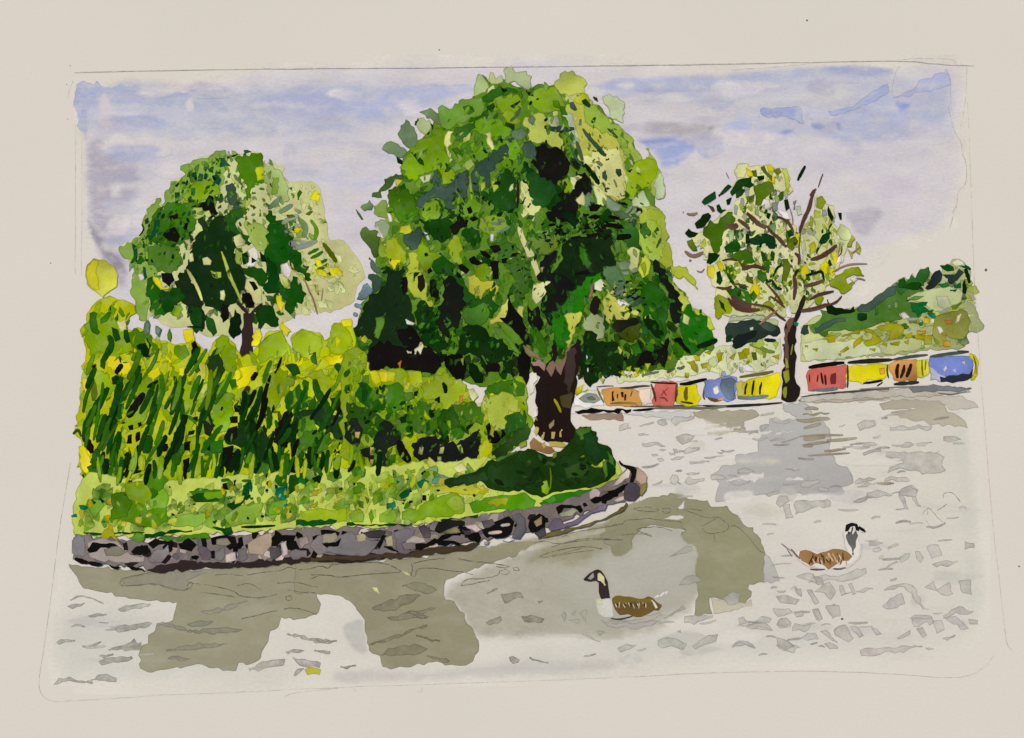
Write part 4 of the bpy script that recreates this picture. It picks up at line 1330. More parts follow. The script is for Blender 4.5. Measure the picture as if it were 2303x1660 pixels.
paint('D', 'leaf_mass', cc, """
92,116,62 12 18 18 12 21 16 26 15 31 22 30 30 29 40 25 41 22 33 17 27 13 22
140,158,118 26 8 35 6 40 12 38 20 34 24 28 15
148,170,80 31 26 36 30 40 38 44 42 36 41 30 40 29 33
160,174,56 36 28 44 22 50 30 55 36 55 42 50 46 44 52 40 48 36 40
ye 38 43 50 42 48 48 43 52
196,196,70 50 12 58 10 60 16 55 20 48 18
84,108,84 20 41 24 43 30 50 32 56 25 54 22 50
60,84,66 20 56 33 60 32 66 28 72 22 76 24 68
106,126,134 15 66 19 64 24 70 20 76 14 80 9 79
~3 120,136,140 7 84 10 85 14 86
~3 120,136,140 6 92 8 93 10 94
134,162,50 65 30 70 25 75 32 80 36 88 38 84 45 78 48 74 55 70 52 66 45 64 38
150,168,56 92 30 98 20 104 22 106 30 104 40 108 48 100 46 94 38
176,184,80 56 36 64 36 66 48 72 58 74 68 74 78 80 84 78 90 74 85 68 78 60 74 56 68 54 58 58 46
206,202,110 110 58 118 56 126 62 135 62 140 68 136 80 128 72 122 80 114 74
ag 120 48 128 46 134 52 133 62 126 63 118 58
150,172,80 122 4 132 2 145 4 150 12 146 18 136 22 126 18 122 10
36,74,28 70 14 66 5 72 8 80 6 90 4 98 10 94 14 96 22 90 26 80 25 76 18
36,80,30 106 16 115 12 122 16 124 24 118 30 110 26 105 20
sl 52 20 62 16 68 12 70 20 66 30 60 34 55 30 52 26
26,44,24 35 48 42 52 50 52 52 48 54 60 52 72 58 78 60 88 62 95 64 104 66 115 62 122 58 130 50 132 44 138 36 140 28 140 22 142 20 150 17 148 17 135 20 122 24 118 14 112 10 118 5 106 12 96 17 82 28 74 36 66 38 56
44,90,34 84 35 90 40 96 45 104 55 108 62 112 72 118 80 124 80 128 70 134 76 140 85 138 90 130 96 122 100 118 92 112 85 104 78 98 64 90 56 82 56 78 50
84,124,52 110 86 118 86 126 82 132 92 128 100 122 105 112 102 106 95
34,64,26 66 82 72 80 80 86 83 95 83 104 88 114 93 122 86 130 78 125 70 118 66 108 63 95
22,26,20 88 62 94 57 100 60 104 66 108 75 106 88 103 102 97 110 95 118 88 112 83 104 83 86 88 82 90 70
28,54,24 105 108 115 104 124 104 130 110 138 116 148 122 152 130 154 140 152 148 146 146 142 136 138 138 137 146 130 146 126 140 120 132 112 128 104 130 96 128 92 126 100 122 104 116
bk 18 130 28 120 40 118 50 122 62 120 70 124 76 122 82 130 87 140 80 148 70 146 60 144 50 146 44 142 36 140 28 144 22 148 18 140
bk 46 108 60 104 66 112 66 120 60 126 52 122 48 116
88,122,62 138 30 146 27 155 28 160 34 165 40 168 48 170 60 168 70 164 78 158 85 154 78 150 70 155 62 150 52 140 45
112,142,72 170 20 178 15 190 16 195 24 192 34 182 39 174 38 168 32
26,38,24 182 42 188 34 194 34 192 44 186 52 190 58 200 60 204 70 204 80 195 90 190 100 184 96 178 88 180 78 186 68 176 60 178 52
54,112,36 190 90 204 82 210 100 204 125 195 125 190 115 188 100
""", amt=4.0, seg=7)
paint('D', 'leaf', cc, """
mg 26 96 33 95 36 91 35 100 32 108 29 116 25 113 27 104
yg 12 113 17 112 20 116 17 120 13 117
70,110,50 9 113 12 122 16 130 14 134 10 126
bk 50 60 55 58 56 72 52 75 50 68
34,32,24 65 58 70 56 72 62 72 68 68 73 65 68
bk 76 62 80 60 85 72 84 78 78 80 76 72
bk 90 132 100 128 106 130 110 140 108 152 104 156 96 148 90 140
kk 112 138 120 140 126 148 125 156 118 156 114 150
bk 128 136 140 138 146 146 140 146 134 145 128 146
bk 158 130 163 124 169 132 168 150 165 158 160 155 157 142
bk 78 142 84 138 86 146 82 150
222,216,196 54 97 58 99 63 101 61 103 55 102
218,212,170 62 125 68 117 71 122 68 130 65 126 63 130
210,206,160 55 126 60 128 56 129
mg 94 106 98 104 102 114 104 122 100 130 92 128 96 120
bk 122 34 128 35 133 40 130 42 124 38
bk 112 42 117 39 122 44 126 46 120 48 114 46
bk 102 48 106 46 113 52 110 56 104 52
bk 96 52 100 52 106 58 104 60 98 56
bk 131 30 140 29 142 34 136 37 132 33
bk 132 45 140 44 140 60 134 61 133 52
bk 74 52 77 50 79 53 75 56
bk 71 37 74 36 75 39 72 40
bk 95 12 100 8 104 3 112 6 110 12 104 14 102 19 98 20 96 17
sg 138 5 144 5 146 8 140 9
sg 126 13 135 13 136 16 127 16
~2 sg 133 9 138 10 142 10
~3 sg 138 20 144 16 150 12
sg 124 3 128 6 127 9
bk 179 20 182 20 182 23 178 23
bk 185 19 189 20 188 23
bk 183 29 188 28 187 30
bk 175 23 178 24 175 25
bk 190 16 196 14 200 18 196 21
bk 142 42 147 41 147 46 143 46
bk 152 37 158 36 156 40 150 40
bk 151 30 154 29 153 34
~5 204,202,140 158 12 162 25 168 36 174 50 177 62
pl 172 64 182 62 190 64 186 72 180 78 174 84 170 78
206,204,120 142 85 150 76 148 92 146 100 138 100 132 103 131 98 138 94
206,204,120 158 85 163 86 162 96 159 97 156 90
bk 149 75 152 84 158 92 162 100 166 110 170 122 164 120 158 112 150 104 144 100 140 96 146 96 148 88
bk 166 85 170 90 176 85 178 95 180 105 176 110 170 105 166 98
gg 168 106 174 104 180 112 184 122 184 132 178 128 172 118
104,142,62 134 104 142 106 150 114 158 126 160 130 155 128 148 118 138 112
124,112,84 162 121 168 124 175 130 182 134 178 135 168 132 164 128
110,140,80 124 130 128 136 129 139 126 134
140,150,80 104 134 108 132 107 140
100,130,60 140 146 143 136 144 144 141 148
222,214,204 71 17 74 18 77 25 74 25 72 20
210,214,214 132 19 135 19 135 26 132 26
222,214,204 27 12 30 16 34 23 31 22
222,214,204 37 0 40 0 42 8 39 8
""")
paint('E', 'leaf_mass', cc, """
180,192,96 108 -4 126 -2 130 15 133 28 135 40 136 48 130 52 122 44 112 38 106 30 104 10
192,200,94 134 48 142 48 150 52 156 60 159 70 152 64 146 58 140 60 135 56
196,202,100 136 62 146 72 152 82 158 88 165 92 172 100 175 106 170 108 160 98 152 84 146 90 138 80
168,186,90 104 8 122 6 126 24 130 40 118 44 108 34
26,44,24 35 28 45 22 58 22 66 18 78 14 82 22 80 35 84 45 82 55 76 60 66 62 58 66 50 72 44 78 40 88 34 98 26 104 20 98 16 88 20 72 24 60 28 52 34 44
26,26,22 14 48 18 40 24 34 29 35 26 42 22 48 24 55 32 56 40 60 46 66 40 74 34 82 28 92 24 98 17 88 22 76 30 72 24 62 12 62 14 54
64,126,38 60 58 70 54 72 60 64 68 58 75 56 85 50 95 40 95 36 100 34 112 40 122 36 124 28 120 24 108 26 96 32 86 40 76 48 66
78,112,72 72 50 84 48 90 58 96 68 88 72 80 70 74 62
58,100,42 92 8 100 9 105 18 106 30 104 34 96 32 90 25 86 22 80 25
66,104,44 106 10 112 8 116 20 110 24 106 18
108,136,98 84 45 92 42 98 46 96 52 88 52
206,206,130 94 34 100 31 106 34 105 44 104 52 98 54 97 46
206,206,120 75 70 84 78 94 84 104 88 104 94 98 92 94 98 84 98 82 93 78 102 74 98 72 84
152,168,112 60 92 68 90 72 92 74 105 72 115 66 116 60 108 54 106 54 96
202,202,110 36 94 46 92 52 90 52 96 48 102 44 112 42 120 38 124 42 110 40 102
48,98,32 106 62 118 64 120 55 122 62 130 75 132 85 128 95 130 105 128 115 120 118 114 112 108 100 110 88 106 78
26,30,24 118 50 120 42 124 45 130 52 132 62 138 70 143 75 144 90 143 100 138 102 134 95 134 82 130 70 124 62
52,116,34 143 98 147 90 152 83 156 92 160 94 162 88 168 98 172 108 173 115 168 122 160 126 152 130 148 128 145 115
28,50,22 56 108 62 108 68 118 78 118 86 120 90 130 96 134 104 130 112 126 120 122 128 126 130 130 129 142 126 140 124 134 118 140 112 138 104 142 100 146 92 142 86 150 80 148 74 152 70 145 66 155 60 160 54 152 50 140 50 128 54 118
76,84,30 80 106 82 93 84 98 94 98 97 92 99 96 103 96 104 94 107 104 106 112 100 119 94 118 86 112
""", amt=4.0, seg=7)
paint('E', 'leaf', cc, """
kk 108 96 118 95 124 105 128 110 126 116 120 114 112 106
190,198,120 146 92 152 96 150 104 145 100
~4 kk 158 123 168 120 177 116
bk 137 115 144 114 148 122 153 129 149 128 144 122 139 120
bk 128 118 132 114 133 118 131 125 128 124
gg 135 122 140 118 146 126 145 132 140 134
bk 108 128 120 126 122 134 118 140 108 140 102 140
bk 122 126 130 122 131 132 128 142 122 136
30,28,22 80 104 84 98 94 98 103 96 106 100 96 104 88 110
30,28,24 60 84 64 76 70 76 70 84 68 92 64 94 60 90
~3.5 bk 70 10 80 11 92 13
~4 bk 82 22 90 22 98 21
~2.5 bk 42 23 55 21 70 20 80 21
~3.4 bk 60 4 68 3
~2.4 bk 77 3 82 4 88 5
~3 bk 46 56 58 54 64 53
~3 110,132,110 98 54 102 52 106 51
~3 110,132,110 89 54 92 55 96 55
~3 84,110,84 78 72 84 68 90 66
~3 96,116,96 80 76 86 73 92 70
~3 84,106,90 84 80 92 76 100 72
~2.6 76,104,80 88 84 96 80 104 74
~3 64,92,66 96 86 104 82 110 78
~2.4 kk 94 78 100 72 108 66
~2 kk 100 80 106 76
46,90,34 120 88 126 86 132 92 128 100 122 98
46,90,40 106 100 112 104 114 112 108 112
64,116,40 96 122 104 118 108 128 100 130
70,124,40 112 118 118 120 118 128 112 126
gg 50 30 58 34 60 44 54 48 50 40
70,112,50 54 36 58 38 62 46 58 52 54 46
120,146,72 5 22 12 18 24 20 32 24 30 32 22 38 12 38 6 30
bk 12 22 16 20 16 24
bk 20 20 25 20 24 22
bk 30 16 36 14 39 19 34 21
bk 22 28 27 28 25 30
bk 32 24 38 24 36 27
bk 53 9 62 9 61 14 54 15
82,122,56 32 10 42 8 44 16 36 18
kk 30 -2 42 -2 50 6 46 14 40 8
110,140,76 82 26 88 26 90 36 84 38
80,112,70 80 -2 92 -1 98 4 88 6
196,198,90 108 40 112 38 116 46 114 56 108 60 104 52
140,164,60 106 48 110 44 112 52 110 58
~2 84,108,60 121 32 124 26 125 23
60,90,40 118 18 124 16 122 12
~1.2 100,124,60 119 16 122 20
222,214,206 86 78 92 80 96 84 88 86 84 82
206,204,170 64 64 70 60 75 66 70 72 64 70
tb 60 68 64 62 62 76 59 80
160,130,96 14 50 18 49 16 54
80,124,40 37 118 40 126 36 130
200,202,80 86 122 90 126 88 130 85 126
~1.2 196,206,200 57 130 57.5 136
~1 196,206,200 58 142 58 146
222,214,204 50 126 53 124 52 132 50 130
yg 93 142 98 140 97 146
yg 86 146 91 144 92 150
yg 100 142 106 142 104 148
yg 110 138 116 138 113 144
yg 69 152 74 152 72 157
oy 131 132 136 131 134 136
""")
random.seed(23)
dapple('small_leaves', cc, polypts('E', "30 6 60 0 82 10 84 24 56 30 34 30 14 26 8 8"), 60, ['bk','kk','gg','kk','98,132,60','bk'], 6, 0.2, random)
dapple('small_leaves', cc, polypts('D', "66 84 84 90 104 104 122 104 150 126 150 140 96 128 66 112"), 46, ['gg','56,104,40','kk','84,124,54'], 7, -.9, random)
dapple('small_leaves', cc, polypts('B', "134 82 160 78 168 96 150 130 162 160 110 164 100 120 118 100"), 55, ['kk','dg','56,96,40','150,170,70','sl'], 6, 0.9, random)
dapple('small_leaves', cc, polypts('E', "72 66 96 60 112 66 112 100 90 92 76 90"), 40, ['58,92,50','110,140,60','kk','200,204,110'], 5, -.5, random)
dapple('small_leaves', cc, polypts('C', "60 60 80 64 98 100 98 140 80 134 62 112"), 22, ['98,118,70','sl','150,166,80'], 4.5, 0.8, random)
dapple('small_leaves', cc, polypts('E', "56 112 100 134 128 124 128 136 92 142 66 150 54 140"), 30, ['46,86,34','60,110,40','bk'], 6, -1.2, random)
dapple('small_leaves', cc, polypts('D', "138 30 164 36 170 60 162 80 152 72 154 58 140 46"), 40, ['60,100,40','130,160,80','bk','dg'], 4.5, 0, random)
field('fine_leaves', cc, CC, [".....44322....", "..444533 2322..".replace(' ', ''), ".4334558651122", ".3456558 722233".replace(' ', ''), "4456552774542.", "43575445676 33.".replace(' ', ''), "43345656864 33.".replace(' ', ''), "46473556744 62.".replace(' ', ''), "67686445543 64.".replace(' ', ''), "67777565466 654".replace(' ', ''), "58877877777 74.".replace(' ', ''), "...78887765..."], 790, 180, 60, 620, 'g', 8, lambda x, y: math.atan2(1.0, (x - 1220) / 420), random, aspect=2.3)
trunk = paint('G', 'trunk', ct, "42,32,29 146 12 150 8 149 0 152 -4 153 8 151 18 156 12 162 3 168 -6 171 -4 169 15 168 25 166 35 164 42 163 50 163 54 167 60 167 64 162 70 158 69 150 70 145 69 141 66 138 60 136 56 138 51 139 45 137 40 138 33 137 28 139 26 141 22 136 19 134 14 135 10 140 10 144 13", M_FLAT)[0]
paint('G', 'bark', trunk, """
124,94,78 145 16 150 10 152 12 157 10 161 1 164 -2 160 8 156 21 152 14 149 22
150,122,106 134 11 140 9 145 13 144 18 140 14 136 14
72,66,36 155 36 164 33 163 45 157 44
~1.6 oy 151 38 154 43 156 48
176,164,84 136 62 138 58 140 59 138 65
176,164,84 141 66 144 62 143 68
176,164,84 149 62 152 62 151 67 149 67
176,164,84 155 62 157 60 156 66
176,164,84 147 69 152 69 158 70 161 72 154 73 148 73
150,118,74 133 70 136 66 140 69 145 72 152 76 148 78 140 76 134 75
176,164,84 142 71 144 69 145 73 143 74
222,214,204 133 20 138 19 139 24 136 27 136 33 133 35
222,214,204 136 45 139 44 139 50 136 52
150,130,90 147 57 151 53 151 57 148 60
150,130,70 138 51 139 54 137 53
60,48,44 160 4 166 0 166 20 162 34 158 26
30,24,22 140 30 146 26 148 44 144 60 140 50
""", M_FLAT)
random.seed(31)
# ================================================================== the slender tree on the right
rt = thing("slender_tree", 1775, 902, "slender tree with sparse yellow-green crown and bare brown branches by the huts", "tree")
rc = paint('H', 'crown', rt, """
206,206,146 47 160 50 140 44 130 40 122 41 112 36 105 38 100 30 95 24 92 28 84 38 80 40 72 52 68 60 60 68 60 68 52 74 48 70 42 66 36 72 28 68 22 72 13 82 13 84 16 95 15 105 13 112 18 122 18 126 28 125 44 120 46 112 40 108 50 104 60 112 66 120 70 128 74 132 84 138 78 144 70 150 60 150 48 158 46 162 54 170 56 168 72 176 80 185 86 190 92 184 98 180 108 176 116 168 126 166 136 155 150 146 158 138 164 110 168 60 168
""", amt=4)[0]
field('loose_leaves', rc, polypts('H', "50 155 48 135 42 120 40 105 30 94 40 80 56 66 70 60 76 46 72 30 74 16 84 16 108 18 122 22 124 42 112 50 124 70 132 82 146 68 154 50 166 58 172 78 186 90 180 108 170 126 164 138 150 152 120 162 80 164"), ["...24521..", "..456632..", ".45543222.", "3665432233", "2566643232", "1464644232", ".245443332", ".23433322.", "..233222.."], 1590, 370, 40, 420, 'r', 9, lambda x, y: math.atan2(1.0, (x - 1770) / 300), random)
paint('H', 'leaf_mass', rc, """
222,214,206 96 48 104 50 106 58 100 60 96 56
222,214,206 112 60 122 62 126 70 118 70
222,214,206 134 90 140 88 142 104 138 112 134 104
222,214,206 104 116 108 112 110 122 106 126
222,214,206 74 100 80 98 78 104
222,214,206 176 98 178 112 172 116 174 104
205,208,150 176 74 186 80 190 90 180 92 172 84
205,205,140 68 20 72 13 83 13 81 22 78 28 71 28
196,200,110 117 18 122 18 125 26 125 42 122 44 120 34
195,200,120 150 66 158 66 164 76 170 80 168 92 160 98 152 90
ye 80 17 85 20 90 24 82 26
ye 100 13 108 16 110 22 104 22
ye 105 26 110 26 110 34 106 34
ye 41 118 47 116 48 124 46 131 42 128
214,208,50 50 114 54 112 58 118 57 124 53 121
ye 84 142 90 130 95 142 93 148 86 148
ye 156 116 163 108 165 116 163 126 158 124
ye 167 105 172 101 174 110 170 116
210,206,50 165 122 171 118 171 126 166 132
ye 130 84 135 84 137 95 134 98
ye 138 118 142 114 145 125 140 132 137 128
84,112,38 37 78 44 70 52 74 54 68 62 62 67 62 69 72 64 78 58 82 56 92 54 102 50 106 46 100 44 92 39 88
92,118,38 88 36 98 32 107 32 109 38 104 45 98 50 95 56 90 55 90 45 88 40
150,162,50 165 132 175 126 185 120 195 118 201 128 190 126 182 130 184 136 192 134 186 142 180 146 172 140 166 138
150,160,50 48 150 52 146 60 150 66 158 64 166 56 166 52 172 49 164
78,116,42 64 108 72 102 80 100 86 104 90 113 80 116 72 112
dg 58 98 66 92 72 92 75 98 70 103 60 104
58,104,38 60 142 70 138 80 142 88 148 86 156 76 158 66 152
""", amt=4.0, seg=7)
paint('H', 'leaf', rc, """
34,66,28 70 32 78 28 86 27 89 35 84 38 78 36 74 40 68 44 66 46 64 42
34,72,34 58 38 62 34 66 36 62 40 57 44 52 46 55 42
34,72,34 38 48 44 44 49 41 50 48 44 52 38 55 35 52
kk 91 26 99 25 99 29 94 31
kk 60 50 66 47 64 54 61 55
30,70,40 50 56 53 54 56 60 60 60 55 64 51 61
kk 30 72 36 65 42 63 45 66 42 72 36 78 30 79 28 74
kk 18 84 22 79 25 82 32 84 28 88 22 88
34,66,28 70 42 76 38 80 40 76 46 70 48
ol 95 17 99 15 102 22 107 26 107 31 103 27 98 22
ol 86 20 91 20 92 27 88 26
112,128,44 108 20 114 17 117 22 112 25
ol 20 92 26 90 30 98 31 102 26 102 21 96
28,62,34 82 90 92 85 100 84 108 87 111 92 110 100 104 100 100 94 94 96 88 96
28,62,30 42 104 48 104 54 106 50 112 44 116 40 114
30,62,34 50 124 54 122 57 132 54 137 50 134
~3 dg 60 118 64 130 68 136
gg 60 118 66 116 70 122 66 130 62 126
gg 92 122 100 120 102 130 98 135 92 130
kk 80 84 84 85 86 94 80 95
40,80,36 95 102 100 105 102 112 97 113
52,90,40 106 102 110 104 109 112 105 112
kk 119 50 123 49 125 58 121 61
ol 122 92 130 87 134 92 128 102 122 98
ol 117 110 122 110 126 116 124 126 120 136 124 142 122 145 117 136 118 124
kk 164 56 167 62 170 68 168 72 164 66
28,66,40 158 86 164 80 168 74 166 84 162 94 156 96 155 92
~2 kk 157 94 154 99 152 104
kk 174 63 178 63 178 70 176 70
~2.5 kk 141 15 137 22 133 30
~2.5 kk 141 127 150 125 158 122 160 132
~2 kk 108 128 112 119 116 117
~3 30,58,40 107 132 112 140 117 141
~2.6 kk 130 128 132 122 136 122
150,158,60 152 48 158 46 162 52 158 60 152 58
180,186,90 150 60 156 62 156 68 150 68
170,172,80 188 85 192 90 188 98 183 98
170,172,80 193 92 198 100 196 106 192 102
150,158,70 146 66 149 68 148 78 144 76
176,178,90 184 100 190 104 188 110
140,148,132 80 40 84 39 83 46 80 48
140,148,140 75 48 78 48 78 57 75 57
130,140,130 68 57 72 58 71 66 68 64
132,146,126 106 53 112 52 113 60 109 62
140,146,140 128 52 132 50 130 60
180,190,150 132 56 136 56 138 64 133 66
140,150,148 158 60 162 60 163 66 158 66
150,156,160 77 80 83 78 84 82 78 82
160,176,140 96 56 100 54 99 60
150,164,120 70 84 76 82 77 90 71 92
160,180,120 62 82 68 80 68 90 63 94
120,140,90 104 76 110 72 110 84 105 84
kk 102 63 106 64 104 70 101 68
dg 122 82 126 80 130 86 124 88
gg 76 116 84 116 82 122 76 122
ol 82 124 88 126 88 136 82 134
40,80,44 72 134 80 136 82 142 74 140
150,160,50 150 150 156 146 160 150 156 158 151 156
160,166,80 112 148 118 146 122 154 116 158
150,160,60 98 156 104 152 110 158 104 164
80,120,50 84 148 88 142 92 148 88 154
196,200,140 132 130 138 132 140 142 134 146
170,184,120 136 96 140 90 142 100 138 106
~1.6 150,156,60 176 94 176 100 174 106
196,196,60 144 96 150 92 152 102 146 106
222,214,206 186 130 192 127 196 130 190 134
34,66,30 53 152 58 156 60 164 55 160
""")
dapple('small_leaves', rc, polypts('H', "70 50 100 56 128 80 150 70 170 84 168 110 140 130 120 120 80 120 60 100 72 76"), 46, ['kk','gg','150,170,80','dg','170,180,90','160,168,150'], 6, 1.2, random)
dapple('small_leaves', rc, polypts('H', "60 110 100 116 130 110 160 116 150 150 110 160 70 150 56 130"), 44, ['dg','gg','196,200,80','150,165,70','ol','216,212,170'], 6.5, 1.0, random)
rtr = paint('I', 'trunk', rt, "38,31,28 121 30 124 26 131 24 132 32 131 45 130 58 131 70 130 85 132 92 136 96 135 104 131 110 122 111 116 108 117 100 118 90 117 78 119 65 120 52 120 42 119 36", M_FLAT)[0]
paint('I', 'bark', rtr, """
112,76,62 121 30 124 26 131 24 131 30 127 33 124 40
104,72,60 120 36 124 36 123 50 124 66 124 78 121 80 120 70 120 50
150,156,64 120 66 123 68 124 76 121 76
150,156,64 118 80 124 78 125 88 121 92 119 86
150,156,64 119 96 122 95 121 107 119 106
~1.2 150,150,80 128 52 127 58 126 63
222,214,206 121 16 124 12 127 22 126 25 122 24
""", M_FLAT)
paint('I', 'branch', rtr, """
~4 db 129 32 133 22 137 12 140 2
~3.4 br 136 18 150 16 164 11
~2.2 br 121 28 112 22 105 14 92 12 80 10
~5 br 66 3 74 11 86 14
~2 tb 94 32 104 23 113 17
te 129 29 134 30 133 33 130 33
40,90,80 117 52 121 51 121 54 118 54
""", M_FLAT)
paint('H', 'branch', rtr, """
~4 br 81 63 88 70 95 76 101 78
~3 br 101 76 107 84 114 89 119 96 122 98
~2.5 br 112 67 120 70 126 76 129 84
~3 br 150 41 147 48 145 58 140 68 137 76 135 84
br 145 45 148 40 152 38 151 42 147 47
~1 br 159 23 157 28 154 37
~1 tb 125 58 128 68 128 76
~2.5 br 130 104 135 108 134 116
~4 br 146 111 155 109 165 103 173 96
~1.2 br 178 96 178 104 174 108
~1.5 tb 168 124 178 118 188 115 204 115
~3 br 139 138 150 136 160 132
~2.5 br 145 152 155 146 170 143
~2 br 140 162 160 158 172 155 178 148
~2 br 56 112 65 110 72 112
~3 br 74 114 80 120 88 117 96 119 100 122
~2.5 br 50 139 60 141 66 138
~1.5 br 66 136 75 136 83 139
~4 br 62 150 70 160 80 163 95 162
~2 br 100 134 110 145 118 156
~2 br 105 148 115 155 120 160
~5 br 60 76 68 78 72 75
~3 br 72 70 78 74 84 80
br 41 55 47 57 49 61 46 62
~2 tb 20 64 26 65 31 63
~3 tb 18 102 24 107 30 107 37 103
~1 tb 30 122 35 124 38 120
~.8 tb 60 22 63 28
~1.2 tb 192 130 197 130 202 132
~1.5 tb 187 105 192 102 197 98
~3.4 br 129 126 131 138 129 152
~1.2 br 136 84 134 100 136 110
""", M_FLAT)
# ================================================================== bushes on the near bank
random.seed(41)
bu = thing("tall_bushes", 440, 1090, "tall yellow-green bushes with dark slanting stems filling the left bank", "bushes")
bb = paint('F', 'foliage', bu, """
192,200,46 13 20 18 15 20 6 27 -2 35 -5 45 -2 53 2 54 8 50 10 47 15 48 20 55 18 63 22 66 26 72 28 76 28 82 31 90 30 95 27 100 31 106 37 112 27 120 24 126 30 131 40 138 38 142 32 148 23 158 20 163 27 167 36 175 38 172 30 166 26 175 19 182 21 188 22 191 28 196 22 198 15 207 14 212 18 214 25 215 40 224 44 227 60 240 70 240 112 200 122 160 126 120 130 60 134 30 136 14 132 12 110 14 100 9 95 12 80 14 60 17 40 16 30
""", amt=3)[0]
paint('A', 'top_sprig', bu, "192,192,92 17 104 18 96 23 91 31 92 38 97 41 103 40 112 35 115 31 118 30 120 24 115 18 110\n206,200,80 17.5 104 18.5 97 22 92 26 92 26 104 28 114 24 114 19 109")
BP = polypts('F', "16 24 22 8 34 -2 50 4 48 18 66 28 92 32 106 40 118 28 130 42 148 26 160 24 170 38 190 30 206 18 214 40 226 60 238 70 238 110 200 120 120 128 40 132 16 128 16 100 14 70")
field('loose_leaves', bb, BP, ["354112333 6".replace(' ', ''), "3343433334", "3444344445", "4554456566", "3453556655", "4443433343"], 150, 700, 70, 330, 'y', 19, -1.15, random, aspect=3.2)
paint('F', 'leaf_mass', bb, """
140,168,42 20 12 36 6 38 12 46 20 50 30 44 42 36 40 28 36 22 40 18 30 16 22
108,150,34 48 22 55 19 62 22 68 30 70 38 62 42 56 38 50 30
150,172,64 72 30 77 29 77 38 72 40
116,152,40 82 32 90 31 93 38 88 42 82 38
142,168,50 112 27 120 25 127 34 128 45 122 52 118 46 115 36 111 32
150,174,44 143 32 150 24 160 20 166 33 167 38 158 40 150 42 144 45 142 40
160,180,60 166 27 175 20 182 22 190 24 190 30 188 40 180 42 170 36
164,182,54 195 22 198 15 205 15 210 22 212 32 206 38 198 38 192 32
144,170,40 20 44 30 50 40 62 34 70 24 78 18 88 15 76 17 56
146,170,40 44 54 54 58 60 52 70 50 78 56 72 72 62 84 54 92 46 96 44 80 50 66
150,172,44 78 46 88 52 96 60 104 66 100 78 94 96 84 92 80 76 84 60
150,174,44 120 52 130 62 140 64 148 56 158 46 170 56 164 64 158 74 150 80 140 78 128 72 118 66
168,182,50 170 56 186 50 200 56 212 66 204 64 196 70 188 68 182 56
130,162,40 110 64 124 66 126 80 122 92 112 96 108 84
150,172,50 36 96 46 100 46 112 40 122 32 112
160,178,50 54 112 70 108 80 116 90 112 104 108 104 124 86 130 64 128 52 124
150,172,44 92 98 104 98 104 112 94 116
ye 203 13 211 12 211 18 205 18
ye 88 20 95 19 97 28 90 29
ye 140 20 144 19 146 25 142 32 138 32
ye 160 14 167 21 164 25 158 19
ye 126 50 135 46 143 46 140 55 133 62 128 64 125 56
ye 34 37 42 42 50 44 53 50 46 53 38 52 33 44
ye 85 48 95 44 94 52 86 58
ye 15 55 21 54 21 65 18 70 15 62
ye 12 105 16 104 20 112 22 118 18 125 14 120
ye 62 52 70 46 72 52 66 58
ye 190 40 204 38 206 44 194 46
206,208,140 40 14 46 12 47 20 43 22
206,208,120 98 46 104 44 106 60 102 70 99 58
206,208,120 208 46 214 40 215 56 210 68 206 66
28,56,24 118 100 128 88 136 86 142 94 150 92 153 100 152 112 152 120 140 120 134 114 130 106 122 104
bk 155 92 162 80 166 77 168 90 166 100 164 106 158 106 154 100
60,108,40 162 66 170 62 176 56 180 58 178 66 180 76 172 78 165 82 162 72
30,54,28 168 82 176 78 184 78 192 74 196 82 205 84 212 90 218 98 212 104 200 100 190 92 182 88
30,52,26 195 70 203 64 207 72 210 80 205 84 198 78
54,92,36 205 82 215 72 227 76 240 80 240 100 226 102 216 98 212 90
60,122,32 82 94 88 100 90 108 84 118 80 118 79 105
58,116,34 105 100 118 100 118 110 108 112 102 108
108,150,44 170 85 182 82 186 92 180 100 172 98 168 90
70,112,40 134 112 146 116 152 118 150 126 140 124 132 120
84,124,44 176 94 190 92 198 100 190 108 176 108 168 104
""", amt=4.0, seg=7)
